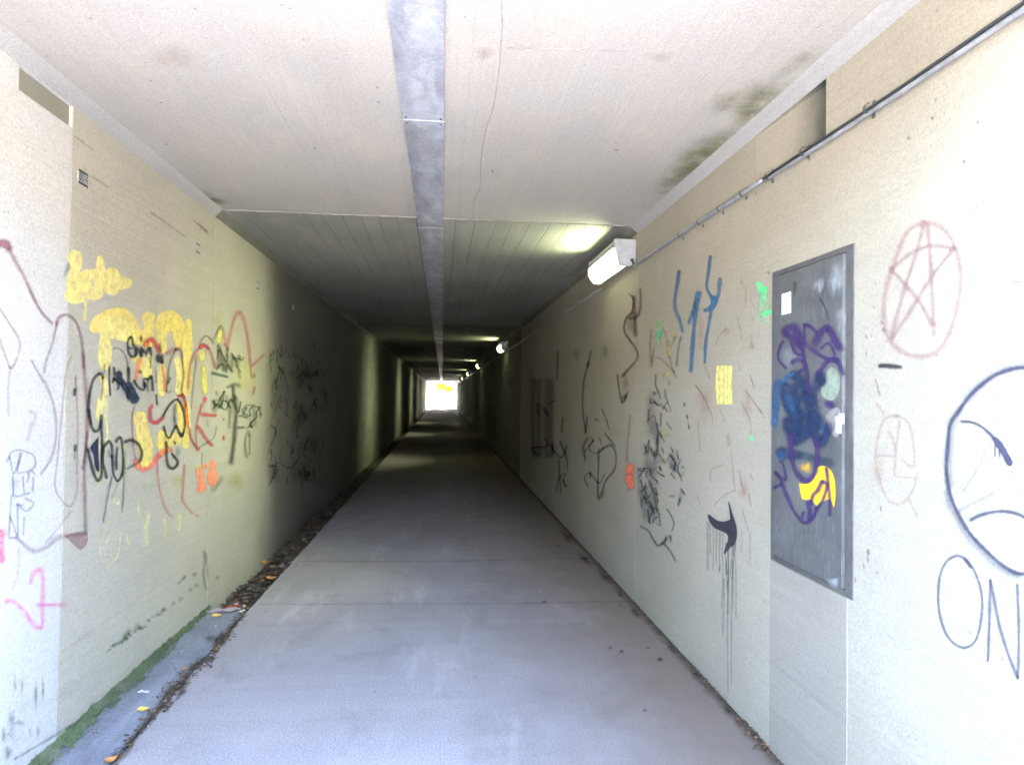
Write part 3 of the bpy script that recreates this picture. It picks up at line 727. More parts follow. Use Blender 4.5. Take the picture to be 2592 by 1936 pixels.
# ------------------------------------------------------------------ steel door on the right wall
door = empty('metal_door', (XR, (DY0+DY1)/2, DZ0), 'narrow grey steel access door set in the right wall, covered in purple and blue graffiti', 'door')
dinv = Matrix.Translation((-XR, -(DY0+DY1)/2, -DZ0))
def dpart(name, bm, mat, label=None, smooth=False):
    o = from_bm(name, bm, mat, door, smooth); o.matrix_parent_inverse = dinv
    if label: o['label'] = label
    return o
FW = 0.026
bm = bmesh.new()
bx(bm, XR-0.004, XR+0.028, DY0-0.008, DY0+FW+0.008, DZ0-0.008, DZ1+0.008, 0.003)
bx(bm, XR-0.004, XR+0.028, DY1-FW*0.5, DY1+0.008, DZ0-0.008, DZ1+0.008, 0.003)
bx(bm, XR-0.0035, XR+0.028, DY0+FW+0.0085, DY1-FW*0.5-0.0005, DZ1-FW*0.5, DZ1+0.008, 0.003)
bx(bm, XR-0.0035, XR+0.028, DY0+FW+0.0085, DY1-FW*0.5-0.0005, DZ0-0.008, DZ0+FW*0.5, 0.003)
dpart('frame', bm, M['doorframe'])
bm = bmesh.new(); bx(bm, XR-0.014, XR+0.02, DY0+FW+0.012, DY1-FW*0.5-0.005, DZ0+FW*0.5+0.005, DZ1-FW*0.5-0.005, 0.003)
dpart('door_leaf', bm, M['door'])
hp0, hp1 = on_x(2121, 1050, XR-0.03), on_x(2121, 1097, XR-0.03)
hy = (hp0.y+hp1.y)/2
bm = bmesh.new()
bx(bm, XR-0.034, XR-0.022, hy-0.010, hy+0.010, hp1.z, hp0.z-0.012, 0.003)
bx(bm, XR-0.022, XR-0.0142, hy-0.013, hy+0.013, hp0.z-0.030, hp0.z+0.006, 0.003)
tube(bm, [(XR-0.015, hy, hp0.z-0.012), (XR-0.038, hy, hp0.z-0.012)], 0.008, 10)
dpart('lever_handle', bm, M['chrome'])
s0, s1 = on_x(1979, 745, XR-0.0155), on_x(2001, 792, XR-0.0155)
bm = bmesh.new(); bx(bm, XR-0.0157, XR-0.0142, s1.y, s0.y, s1.z, s0.z+0.0, 0.0)
dpart('sticker', bm, M['sticker'], 'small blank white sticker near the top')
# door graffiti
PU, NV, BL, YE = (0.045, 0.025, 0.10), (0.015, 0.03, 0.075), (0.03, 0.09, 0.19), (0.80, 0.42, 0.02)
g = Paint('graffiti', 'door', door, 'layered purple, navy and blue scribbles with a yellow patch')
scuff = paint((0.55, 0.60, 0.66), 0.45, 0.9, 0.9, nscale=16)
g.B('r1', 780, 420, 90, 190, scuff, 0.15); g.B('r1', 820, 760, 70, 130, scuff); g.B('r1', 640, 470, 60, 90, scuff, 0.3); g.B('r2', 740, 1370, 70, 60, scuff, 0.5); g.B('r1', 330, 1560, 60, 110, scuff)
g.B('r1', 380, 1080, 90, 120, paint((0.30, 0.33, 0.36), 0.5, 0.9, 0.6))
g.P('r1', [(740, 1150), (800, 1200), (812, 1330), (750, 1430), (670, 1400), (655, 1330), (690, 1290), (700, 1200)], paint((0.24, 0.29, 0.22), 0.85, 0.3, 0.3))
g.P('r1', [(690, 1560), (740, 1510), (800, 1490), (822, 1560), (812, 1660), (790, 1740), (740, 1700)], paint((0.25, 0.23, 0.21), 0.85, 0.3, 0.2))
bl, nv, pu = paint(BL, 0.85, 0.55, 0.45), paint(NV, 0.92, 0.5, 0.35), paint(PU, 0.9, 0.5, 0.25)
for p, w_ in (([(400, 1220), (470, 1240), (515, 1330), (560, 1380), (620, 1300), (645, 1220), (680, 1290)], 19), ([(430, 1290), (440, 1450), (470, 1620), (480, 1700)], 24), ([(560, 1370), (575, 1500), (585, 1640)], 26),
              ([(350, 1270), (355, 1420), (400, 1500)], 17), ([(640, 1560), (610, 1650), (560, 1720)], 20), ([(470, 1400), (600, 1440)], 22), ([(360, 1500), (520, 1560)], 18)): g.S('r1', p, w_, nv)
for p, w_ in (([(290, 1260), (280, 1400), (265, 1640)], 16), ([(330, 1290), (380, 1230), (440, 1200)], 10), ([(370, 1380), (420, 1520), (430, 1650)], 14), ([(650, 1640), (720, 1690)], 14)): g.S('r1', p, w_, bl)
for p, w_ in (([(365, 20), (370, 130), (430, 250)], 18), ([(430, -20), (450, 200), (530, 130), (560, 0)], 17), ([(590, -30), (590, 120), (645, 230), (700, 120), (690, 70)], 20), ([(290, 300), (380, 320), (480, 330)], 20)): g.S('r2', p, w_, nv)
g.S('r2', [(480, 330), (600, 360), (740, 405)], 17, paint((0.03, 0.05, 0.07), 0.8, 0.6, 0.3))
g.S('r2', [(300, 300), (330, 360)], 16, bl)
g.P('r2', [(460, 560), (540, 562), (590, 500), (610, 430), (690, 425), (745, 500), (762, 640), (745, 760), (720, 690), (640, 720), (600, 740), (560, 690), (490, 692)], paint(YE, 0.97, 0.3, 0.12))
g.B('r2', 520, 430, 60, 60, paint(YE, 0.75, 0.8, 0.5))
for p, w_ in (([(335, 860), (390, 825), (440, 830), (480, 930), (530, 975)], 17), ([(340, 870), (420, 920), (500, 1000)], 13), ([(600, 965), (650, 870), (710, 820), (750, 885), (790, 960), (840, 1010)], 15),
              ([(510, 800), (560, 812), (625, 870)], 7), ([(515, 800), (520, 960)], 6), ([(550, 980), (640, 1050), (720, 1090), (790, 1100)], 8), ([(620, 1220), (700, 1115), (780, 1085), (845, 1220)], 9),
              ([(650, 1000), (720, 955), (775, 1060)], 5), ([(340, 930), (305, 1000), (300, 1090), (365, 1165)], 5), ([(400, 1120), (470, 1090), (530, 1150), (545, 1300), (570, 1400)], 8), ([(400, 940), (440, 1030), (490, 1060)], 6),
              ([(500, 1000), (520, 1150), (470, 1190)], 7), ([(690, 1455), (760, 1480)], 15)): g.S('r1', p, w_, pu)
for p, w_ in (([(400, 150), (395, 300), (440, 470), (520, 540), (590, 480), (605, 380)], 10), ([(600, 190), (610, 300), (600, 420)], 10), ([(685, 430), (700, 560), (715, 700), (712, 830)], 6), ([(645, 540), (690, 575), (660, 690), (600, 790)], 6),
              ([(650, 540), (615, 620), (575, 660), (560, 740)], 7), ([(530, 710), (552, 790), (545, 860)], 9), ([(250, 600), (320, 555), (262, 465)], 6), ([(320, 560), (370, 690), (440, 820), (510, 885), (580, 840), (600, 760)], 6), ([(270, 470), (350, 530), (330, 400), (300, 380)], 5), ([(500, 790), (480, 870)], 5)): g.S('r2', p, w_, pu)
g.S('r1', [(640, 570), (690, 660), (730, 790)], 2.5, paint((0.04, 0.04, 0.06), 0.7)); g.S('r1', [(440, 440), (430, 560)], 5, paint((0.03, 0.03, 0.04), 0.6, 0.7, 0.6))
o = g.done(); o.matrix_parent_inverse = dinv

# ------------------------------------------------------------------ graffiti on the left wall
MV, BK = (0.27, 0.12, 0.145), (0.022, 0.024, 0.028)
g = Paint('graffiti', 'L', wl, 'large pale mauve outline of bulging letters, partly leaving the frame')
mv, mvt = paint(MV, 0.62, 0.75, 0.3), paint(MV, 0.42, 0.8, 0.4)
g.S('a', [(-10, 165), (30, 155), (60, 190)], 26, paint(MV, 0.85, 0.5, 0.2)); g.S('a', [(50, 180), (90, 260), (140, 350), (200, 480), (250, 570), (320, 640)], (13, 8), mv)
g.S('a', [(335, 650), (350, 600), (400, 583), (450, 620), (480, 700), (495, 800), (500, 900)], 9, mv)
g.S('p8', [(620, -20), (640, 250), (650, 450), (640, 700), (630, 900), (635, 1100), (640, 1320)], 12, mv)
g.S('a', [(345, 620), (310, 760), (275, 860), (262, 940)], 8, mvt); g.S('a', [(185, 850), (230, 930), (280, 1010), (320, 1120), (335, 1230), (330, 1350), (300, 1450), (240, 1540)], 8, mvt)
g.S('p8', [(535, 0), (500, 90), (480, 250), (455, 500), (430, 760), (410, 960), (440, 1050), (510, 1125), (545, 1100), (575, 1000), (575, 800), (580, 500), (565, 150)], 6, mvt)
g.S('a', [(-20, 520), (60, 640), (120, 760), (70, 900), (30, 820), (-10, 700)], 7, mvt)
g.S('p8', [(120, 1350), (190, 1420), (270, 1460), (360, 1420), (430, 1360), (520, 1340), (640, 1330)], 14, mvt); g.P('p8', [(480, 1345), (560, 1320), (650, 1315), (650, 1400), (600, 1450), (540, 1400)], paint(MV, 0.5, 0.4, 0.4))
g.S('p8', [(545, 1150), (470, 1240), (400, 1330), (340, 1400)], 6, paint(MV, 0.3, 0.8)); g.S('p8', [(75, 90), (60, 300), (65, 460)], 8, paint(MV, 0.25, 0.9))
g.S('p8', [(215, 410), (265, 450), (230, 540), (200, 640)], 14, paint((0.5, 0.15, 0.12), 0.22, 0.9)); g.S('p8', [(655, 560), (640, 700), (615, 850)], 7, paint((0.10, 0.05, 0.08), 0.5, 0.8))
bk = paint(BK, 0.9, 0.5, 0.25); bks = paint(BK, 0.6, 0.7, 0.4); bkf = paint(BK, 0.38, 0.8, 0.4)
g.S('p8', [(560, 245), (552, 300)], 8, bk); g.S('p8', [(562, 665), (560, 710)], 8, bk); g.S('p8', [(560, 700), (556, 780)], 3, bks); g.S('p8', [(565, 150), (560, 240)], 3, bkf)
g.done()
g = Paint('graffiti', 'L', wl, 'pale violet line drawing like a stick figure low at the left edge')
vi = paint((0.16, 0.16, 0.28), 0.5, 0.75, 0.4)
for p in ([(70, 735), (120, 705), (180, 710)], [(70, 740), (85, 820), (105, 880), (165, 725)], [(150, 720), (130, 870)], [(130, 880), (210, 870), (205, 950)], [(180, 710), (250, 745), (262, 820), (210, 870)], [(95, 895), (100, 1040)], [(170, 890), (180, 1030)], [(250, 900), (245, 1020)],
          [(80, 1040), (130, 1050), (230, 1020)], [(85, 1050), (65, 1350)], [(130, 1100), (135, 1350)], [(60, 1360), (135, 1355)], [(75, 1200), (130, 1350)], [(180, 1060), (250, 1100), (200, 1160), (130, 1110)], [(180, 1200), (175, 1340)], [(230, 855), (268, 890)], [(120, 1105), (175, 1120)], [(45, 800), (70, 750)]): g.S('p8', p, 6, vi)
g.B('p8', 110, 960, 70, 90, paint((0.16, 0.14, 0.28), 0.25, 0.9)).done()
g = Paint('graffiti', 'L', wl, 'washed out pink strokes near the floor at the left edge')
for x, y, rx, ry in ((150, 1350, 120, 60), (330, 1290, 160, 40), (60, 1500, 90, 80), (300, 1150, 120, 30), (420, 1010, 120, 30)): g.B('d', x, y, rx, ry, paint((0.15, 0.17, 0.14), 0.12, 0.95, 0.85, nscale=9), -0.6)
pk = paint((0.85, 0.20, 0.42), 0.5, 0.8, 0.35)
g.S('d', [(150, 750), (170, 690), (210, 680), (215, 760), (212, 850), (210, 960), (170, 950), (120, 880), (60, 830), (20, 840)], 14, pk); g.S('d', [(180, 850), (330, 850)], 13, pk); g.S('d', [(8, 470), (6, 640)], 20, paint((0.85, 0.12, 0.25), 0.65, 0.6))
g.S('d', [(95, 560), (90, 680), (60, 780)], 8, paint((0.85, 0.20, 0.42), 0.2, 0.9)).done()
YL = (0.88, 0.76, 0.26)
yl, yd = paint(YL, 0.66, 0.1, 0.4), paint((0.88, 0.70, 0.18), 0.68, 0.1, 0.4); yp = paint((0.80, 0.76, 0.35), 0.5, 0.7, 0.4)
g = Paint('graffiti', 'L', wl, 'thick yellow rollered word above the other paint, with a drip and a dash')
for p, w_ in (([(120, 200), (160, 215), (165, 320), (135, 430), (150, 520), (140, 610)], 24), ([(110, 560), (130, 630), (240, 625)], 20), ([(235, 400), (250, 480), (290, 570), (395, 565), (390, 420), (370, 370), (240, 400)], 20), ([(412, 215), (425, 330), (450, 430), (500, 540), (570, 540), (560, 370), (500, 370)], 17), ([(480, 430), (490, 500)], 18), ([(590, 470), (715, 470)], 20), ([(150, 500), (300, 500)], 22)): g.S('b', p, w_, yl, jit=0.1)
g.S('b', [(270, 620), (262, 740), (255, 850)], 5, yl); g.S('b', [(100, 270), (75, 340), (45, 410)], 12, paint((0.16, 0.19, 0.06), 0.5, 0.8, 0.5)).done()
g = Paint('graffiti', 'L', wl, 'tall yellow capital letters behind the black and red tags')
for p, w_ in (([(360, 940), (400, 860), (480, 800), (620, 790), (720, 850), (770, 950), (820, 1060)], 24), ([(900, 800), (915, 870), (900, 1000), (905, 1090)], 24), ([(1045, 1150), (1045, 960), (1060, 840), (1140, 800), (1210, 870), (1225, 1000), (1230, 1110)], 22), ([(1070, 900), (1200, 900)], 26), ([(1315, 860), (1310, 960), (1300, 1200), (1290, 1600)], 17)): g.S('b', p, w_, yd, jit=0.08)
for p, w_ in (([(475, 880), (470, 1000), (465, 1200), (465, 1320)], 24), ([(520, 880), (640, 900), (720, 980)], 30), ([(520, 960), (760, 1040)], 24)): g.S('b', p, w_, yl)
g.S('c', [(360, 0), (385, 120), (345, 240), (330, 360)], 12, yl)
for p, w_ in (([(790, 260), (830, 450), (870, 700), (890, 860)], 26), ([(760, 900), (850, 930), (930, 880)], 16), ([(1400, 100), (1398, 400), (1392, 670)], 15), ([(1085, 490), (1090, 690)], 18), ([(1060, 640), (1290, 560)], 26), ([(1290, 120), (1335, 280), (1320, 470)], 11)): g.S('p4', p, w_, yd)
for p, w_ in (([(870, 540), (1000, 620), (1060, 800)], 16), ([(1120, 540), (1080, 830)], 20), ([(1335, 680), (1330, 1130)], 14), ([(1580, 560), (1620, 850), (1600, 1110)], 12)): g.S('p3', p, w_, yl)
for p, w_ in (([(380, 640), (350, 780)], 14), ([(385, 860), (410, 1280)], 14), ([(640, 330), (610, 520)], 12)): g.S('p5', p, w_, paint((0.72, 0.66, 0.16), 0.8, 0.5, 0.4))
g.S('p4', [(360, 0), (345, 250), (370, 450), (350, 650)], 15, yp); g.S('p4', [(580, 620), (600, 800), (590, 1030)], 12, yp); g.S('p4', [(260, 560), (270, 1080), (240, 1180)], 14, yp)
g.S('p4', [(470, 1340), (520, 1430)], 13, yp); g.B('p4', 1280, 1140, 90, 110, paint((0.62, 0.68, 0.22), 0.5, 0.9)); g.B('d', 545, 432, 24, 18, yp)
for p, w_ in (([(690, 330), (700, 420)], 8), ([(740, 380), (735, 480), (732, 560)], 7), ([(640, 500), (645, 560)], 8), ([(825, 420), (830, 510)], 10), ([(895, 390), (892, 470)], 12), ([(720, 470), (745, 400)], 7), ([(500, 470), (505, 600), (540, 655), (590, 600), (600, 480)], 4), ([(530, 540), (550, 480)], 5)): g.S('d', p, w_, yp)
g.B('p5', 980, 1000, 260, 420, paint((0.66, 0.66, 0.24), 0.45, 0.8, 0.4)); g.B('p5', 620, 180, 120, 200, paint((0.66, 0.66, 0.24), 0.35, 0.8, 0.4)); g.done()
g = Paint('graffiti', 'L', wl, 'red and orange looping outlines crossing the joint in the wall')
rd, orr, rdt, pkr = paint((0.48, 0.045, 0.06), 0.85, 0.6, 0.3), paint((0.78, 0.20, 0.05), 0.8, 0.6, 0.3), paint((0.38, 0.08, 0.07), 0.6, 0.75, 0.35), paint((0.50, 0.12, 0.13), 0.55, 0.75, 0.35)
for p, w_, m_ in (([(1060, 350), (1110, 270), (1170, 245), (1230, 330), (1300, 450)], 15, rd), ([(985, 540), (950, 700), (915, 900)], 9, orr), ([(1335, 670), (1370, 850), (1385, 1080)], 8, orr), ([(1390, 490), (1500, 420), (1650, 390)], 13, pkr), ([(1185, 1290), (1140, 1400), (1160, 1560), (1250, 1585), (1355, 1500)], (8, 13), rd),
                  ([(1060, 360), (1090, 300)], 10, orr), ([(1580, 1170), (1660, 1150), (1700, 1230), (1730, 1400)], 9, rd)): g.S('p3', p, w_, m_)
for p, w_, m_ in (([(720, 150), (695, 300), (700, 500), (715, 700), (740, 840)], 6, rdt), ([(735, 840), (800, 960), (900, 960), (980, 880), (1060, 770)], 13, paint((0.75, 0.14, 0.12), 0.8, 0.5)), ([(1040, 790), (1150, 705), (1215, 730)], 15, orr), ([(1020, 850), (1030, 1050), (1050, 1200), (1100, 1400), (1180, 1560), (1240, 1600)], 7, pkr),
                  ([(1380, 900), (1360, 1200), (1350, 1350), (1400, 1450), (1500, 1560)], 8, pkr), ([(1390, 100), (1420, 350), (1440, 500), (1480, 600), (1545, 690)], 6, rdt), ([(1400, 150), (1420, 420)], 6, orr), ([(1050, 780), (1000, 860)], 9, pkr)): g.S('p4', p, w_, m_)
for p, w_, m_ in (([(150, 1200), (165, 1000), (190, 820), (300, 620), (380, 550), (460, 600), (530, 760), (560, 900)], 9, rdt), ([(320, 590), (390, 555), (460, 610)], 10, rd), ([(330, 540), (370, 450), (430, 415), (500, 470), (540, 540)], 6, paint((0.13, 0.12, 0.06), 0.6, 0.7)), ([(540, 470), (600, 320), (650, 270), (690, 350)], 6, paint((0.13, 0.12, 0.06), 0.65, 0.7)),
                  ([(690, 350), (700, 500), (730, 570), (780, 400), (830, 200), (900, 55), (960, 100), (1010, 250), (1050, 500), (1080, 800), (1095, 870)], 10, pkr), ([(1095, 870), (1200, 780), (1290, 690)], 9, pkr), ([(1080, 860), (1105, 1050)], 5, rdt), ([(405, 1330), (400, 1400)], 12, rd), ([(395, 1400), (330, 1560)], 6, rdt), ([(340, 1580), (580, 1605)], 9, rd),
                  ([(290, 700), (250, 1000), (200, 1500)], 4, paint((0.15, 0.13, 0.06), 0.5, 0.7)), ([(1145, 970), (1140, 1040)], 8, paint((0.35, 0.15, 0.03), 0.7, 0.7)), ([(1150, 1160), (1125, 1290)], 6, rdt)): g.S('p5', p, w_, m_)
for p, w_, m_ in (([(440, 100), (390, 300), (370, 500), (380, 640)], 6, rdt), ([(390, 380), (450, 470), (510, 560), (580, 625)], 9, rd), ([(300, 400), (310, 520), (385, 665)], 5, rdt), ([(385, 665), (480, 600), (590, 520), (625, 380)], 4, paint((0.13, 0.12, 0.08), 0.5, 0.7)), ([(385, 640), (400, 680)], 10, rd), ([(705, 295), (718, 297)], 7, rd), ([(712, 500), (712, 550)], 7, rd)): g.S('p6', p, w_, m_)
g.done()
g = Paint('graffiti', 'L', wl, 'two short fluorescent orange strokes like a number, low beside the joint')
og = paint((0.92, 0.27, 0.14), 0.66, 0.12, 0.35)
for p, w_ in (([(400, 920), (430, 1020), (415, 1090)], 12), ([(400, 1160), (465, 1135), (430, 1080)], 14), ([(455, 880), (500, 870)], 11), ([(575, 820), (572, 920)], 12), ([(570, 950), (570, 1085)], 18)): g.S('p6', p, w_, og)
g.S('p6', [(360, 890), (420, 885)], 9, paint((0.75, 0.62, 0.12), 0.7, 0.6)); g.B('p6', 385, 1480, 45, 35, paint((0.75, 0.3, 0.12), 0.6, 0.8)); g.B('p6', 860, 1050, 150, 170, paint((0.5, 0.45, 0.15), 0.35, 0.9)); g.done()
g = Paint('graffiti', 'L', wl, 'black sprayed tag with a filled navy triangle and long legs')
for p, w_, m_ in (([(392, 880), (370, 820), (330, 800), (260, 850), (200, 980), (165, 1200), (155, 1400), (200, 1600)], 8, bk), ([(380, 860), (380, 1000), (355, 1240)], 5, bks), ([(415, 640), (402, 800)], 5, bks), ([(490, 680), (490, 900), (505, 1150)], 5, bk), ([(550, 410), (600, 383), (680, 420), (740, 500), (780, 620), (795, 760)], 5, bks), ([(795, 700), (800, 860), (790, 950)], 8, bk)): g.S('p3', p, w_, m_)
for p, w_, m_ in (([(130, 190), (150, 360), (205, 475), (265, 440), (290, 350), (290, 250)], 8, bk), ([(290, 330), (300, 600), (300, 900), (290, 1050), (250, 1120), (200, 1040), (160, 900), (115, 700)], 8, bk), ([(310, 700), (350, 640), (400, 600), (430, 660)], 7, bk), ([(320, 690), (310, 850), (340, 980), (362, 1090)], 7, bk), ([(430, 640), (440, 900), (450, 1020), (505, 1120), (565, 1030), (580, 900), (560, 600), (525, 548), (480, 620)], 7, bk),
                  ([(500, 680), (488, 820), (490, 980)], 7, bk), ([(590, 620), (650, 590), (720, 598), (790, 660), (822, 760), (800, 860)], 8, bk), ([(800, 870), (720, 910), (620, 965)], 6, bks), ([(385, 720), (400, 800), (432, 790)], 7, bks), ([(610, 650), (600, 900), (590, 1050)], 6, bkf), ([(430, 1050), (380, 1300), (350, 1480), (315, 1660)], 5, bks), ([(510, 1130), (480, 1220), (425, 1360)], 5, bkf), ([(590, 1050), (580, 1300), (563, 1530)], 5, bks)): g.S('p4', p, w_, m_)
g.P('p4', [(258, 545), (200, 610), (145, 690), (190, 780), (205, 900), (235, 990), (262, 980), (258, 760)], paint((0.018, 0.02, 0.05), 0.95, 0.3, 0.1)); g.done()
g = Paint('graffiti', 'L', wl, 'small black handwritten words above a thick navy slash')
for p, w_ in (([(640, 760), (655, 870), (700, 950), (780, 1050), (850, 1150), (915, 1230)], (13, 22)), ([(780, 950), (850, 1050), (900, 1180)], 15), ([(590, 880), (700, 960)], 10)): g.S('p3', p, w_, paint((0.018, 0.03, 0.06), 0.95, 0.45, 0.2))
for p, w_ in (([(830, 205), (785, 280), (790, 420), (830, 515), (900, 520), (912, 420), (870, 330), (855, 230), (830, 205)], 7), ([(800, 380), (860, 400)], 6), ([(1000, 190), (1002, 280)], 6), ([(940, 370), (960, 430), (1000, 530)], 6), ([(1000, 370), (1015, 520)], 7), ([(1030, 400), (1075, 470), (1130, 370)], 7), ([(1140, 370), (1165, 510)], 7), ([(1080, 480), (1090, 560)], 5), ([(920, 330), (930, 500)], 5), ([(1245, 520), (1360, 520)], 12), ([(1250, 580), (1355, 580)], 12), ([(1320, 590), (1350, 640)], 9),
              ([(975, 750), (1005, 790)], 6), ([(880, 900), (930, 990), (1000, 1050), (1050, 1050), (1040, 900)], 7), ([(1100, 910), (1130, 870), (1170, 830)], 7), ([(1100, 900), (1110, 1110)], 5), ([(1175, 850), (1190, 1080)], 7), ([(1040, 880), (1100, 880)], 6), ([(560, 690), (570, 860), (535, 950)], 6), ([(540, 880), (600, 900), (640, 1000), (610, 1060)], 6), ([(790, 1040), (785, 1260)], 5), ([(1060, 940), (1080, 1020)], 6), ([(1240, 1130), (1260, 1300)], 6), ([(1230, 680), (1240, 950)], 4), ([(1300, 280), (1310, 440)], 5), ([(1155, 520), (1150, 720)], 5)): g.S('p3', p, w_, bks if w_ < 6 else bk)
g.done()
g = Paint('graffiti', 'L', wl, 'black loops like a curled figure over yellow, left of the joint')
for p, w_, m_ in (([(1110, 400), (1130, 500), (1180, 560), (1240, 450), (1270, 400), (1340, 535), (1385, 400), (1370, 220), (1330, 110), (1275, 55), (1200, 110), (1140, 200), (1100, 280)], 6, bk), ([(1265, 120), (1245, 280), (1270, 400)], 11, bks), ([(1330, 500), (1350, 545)], 9, bk), ([(1140, 600), (1150, 850), (1180, 930), (1230, 960), (1295, 880), (1215, 760)], 7, bk), ([(1245, 600), (1260, 640)], 6, bk)): g.S('p4', p, w_, m_)
for p, w_, m_ in (([(1640, 430), (1665, 600), (1685, 830), (1650, 1050), (1690, 1180)], 6, bks), ([(1570, 390), (1510, 500), (1450, 680), (1425, 900), (1410, 1100), (1500, 1070)], 6, bks), ([(1540, 400), (1640, 430)], 5, bkf), ([(1480, 850), (1430, 960)], 7, bks)): g.S('p3', p, w_, m_)
g.B('p4', 1290, 740, 60, 120, paint((0.18, 0.24, 0.28), 0.5, 0.9)); g.done()
g = Paint('graffiti', 'L', wl, 'dense dark green scribble and a brown vertical smear just past the joint')
gd, gn, dk = paint((0.05, 0.07, 0.035), 0.55, 0.8, 0.55, nscale=60), paint((0.01, 0.11, 0.075), 0.75, 0.6, 0.4), paint((0.03, 0.022, 0.02), 0.75, 0.8, 0.4)
for p, w_, m_ in (([(590, 545), (640, 600)], 8, gn), ([(600, 560), (620, 750), (600, 900)], 9, gd), ([(640, 600), (680, 950)], 8, gd), ([(740, 600), (750, 900)], 10, gd), ([(830, 700), (800, 900)], 12, gd), ([(920, 700), (880, 900)], 10, gd), ([(690, 720), (720, 900)], 9, gd), ([(500, 960), (620, 995), (750, 1025)], 9, gn), ([(730, 1190), (800, 1150), (860, 1130), (940, 1170)], 11, gd), ([(900, 920), (940, 1050)], 6, gd), ([(570, 1240), (590, 1300)], 9, gd), ([(560, 1350), (560, 1560)], 12, gd), ([(640, 1330), (640, 1500)], 9, gd), ([(740, 1300), (720, 1400)], 7, gd), ([(830, 1150), (840, 1400)], 10, dk), ([(780, 1350), (790, 1600)], 14, gd), ([(740, 570), (750, 640)], 7, dk), ([(920, 690), (945, 780)], 5, rdt)): g.S('p5', p, w_, m_)
for p, w_, m_ in (([(850, 0), (865, 200), (850, 400), (835, 600), (815, 760), (800, 850)], 14, dk), ([(700, 1000), (600, 1150), (560, 1180)], 14, paint((0.06, 0.045, 0.045), 0.4, 0.9)), ([(960, 140), (1040, 120), (1160, 160)], 6, gd), ([(900, 250), (1020, 280)], 6, dk), ([(880, 400), (975, 395)], 7, dk), ([(1010, 430), (1030, 500)], 8, gd), ([(985, 470), (975, 640), (1000, 780)], 7, gd), ([(1030, 480), (1030, 740)], 6, gd), ([(1080, 150), (1100, 380)], 9, gd), ([(1040, 300), (1060, 390)], 9, gd), ([(1150, 130), (1160, 240)], 8, gd), ([(790, 250), (780, 410)], 7, gd), ([(515, 300), (520, 400)], 4, gd), ([(445, 700), (440, 860)], 4, gd)): g.S('p6', p, w_, m_)
g.done()
_g = Paint('graffiti', 'L', wl, 'small dark green handwriting in rows over the yellow, beside the brown smear')
gt = paint((0.035, 0.06, 0.03), 0.85, 0.6, 0.4)
_g.W('p5', 570, 760, 960, 830, 190, 3.2, gt, 1, 1.3).W('p5', 600, 930, 930, 960, 150, 3.0, gt, 2, 1.3).W('p5', 530, 1500, 950, 1560, 240, 3.2, gt, 3, 1.3).W('p6', 960, 250, 1180, 270, 110, 3, gt, 4, 1.4).W('p6', 980, 400, 1150, 400, 110, 3, gt, 5, 1.4).W('p6', 700, 130, 860, 160, 120, 3, gt, 6).W('p6', 580, 120, 700, 140, 140, 3, gt, 7).done()
g = Paint('graffiti', 'L', wl, 'faint dark scratched tags running on into the dark')
rs = random.Random(3); dks = paint((0.035, 0.04, 0.035), 0.5, 0.8, 0.5)
dk2 = paint((0.03, 0.035, 0.03), 0.5, 0.8, 0.6)
for k, (x0, y0, x1, y1, h_) in enumerate([(130, 280, 330, 300, 80), (150, 470, 260, 560, 150), (330, 440, 560, 400, 70), (120, 800, 300, 690, 150), (110, 1130, 330, 1000, 170), (380, 700, 540, 640, 120), (300, 980, 450, 900, 90)]):
    g.W('p7', x0, y0, x1, y1, h_, (2.2, 3.4, 2.8)[k % 3], dks, 320+k, 1.1)
for k in range(90):
    x = 110+420*rs.random()**1.3; y = rs.uniform(180, 1200)-x*0.12; h_ = rs.uniform(15, 90)
    g.S('p7', [(x, y), (x+rs.uniform(-10, 12), y+h_*0.5), (x+rs.uniform(-14, 14), y+h_)], rs.uniform(1.6, 4), dks)
for k in range(9): g.B('p7', rs.uniform(130, 420), rs.uniform(300, 1150), rs.uniform(30, 80), rs.uniform(60, 140), paint((0.05, 0.055, 0.05), 0.35, 0.9, 0.85, nscale=14))
for p in ([(180, 350), (220, 410)], [(130, 760), (160, 800), (130, 900)], [(120, 1040), (170, 1060), (110, 1180)]): g.S('p7', p, 4, bks)
g.B('p7', 150, 1100, 60, 100, paint((0.04, 0.05, 0.05), 0.4, 0.9, 0.6))
g.done()

# stains on the left wall
g = Paint('stain', 'L', wl, 'green algae streaks rising from the moss at the foot of the wall')
al = paint((0.07, 0.11, 0.05), 0.6, 0.9, 0.85, nscale=11)
for x, y, rx, ry in ((110, 1260, 14, 70), (180, 1300, 12, 110), (215, 1270, 10, 90), (60, 1430, 22, 90), (150, 1480, 14, 60), (100, 1440, 40, 18), (40, 1590, 30, 50), (190, 1480, 12, 50), (75, 1240, 14, 60), (20, 1500, 18, 60)): g.B('d', x, y, rx, ry, al)
for k in range(26):
    q = k/25; x = 540+q*290; y = 1085-q*215+random.uniform(-12, 12); g.B('d', x, y, random.uniform(8, 22), random.uniform(7, 18), al, -0.7)
for x, y in ((645, 985), (630, 1010), (690, 960)): g.B('d', x, y, 30, 30, al, -0.6)
for x, y in ((140, 450), (170, 420), (240, 400), (150, 560), (250, 470), (100, 590), (210, 500), (35, 630), (390, 420)): g.B('g5', x, y, 30, 22, al, -0.8)
g.S('g5', [(300, 240), (310, 320), (300, 400), (318, 500)], 5, paint((0.05, 0.06, 0.05), 0.6, 0.8, 0.6)); g.S('g5', [(318, 250), (330, 420)], 4, paint((0.06, 0.07, 0.06), 0.5, 0.8, 0.6))
g.S('D', [(30, 1640), (150, 1568), (250, 1500), (330, 1430), (405, 1370)], 7, paint((0.06, 0.07, 0.06), 0.6, 0.8, 0.7, nscale=20)); g.done()
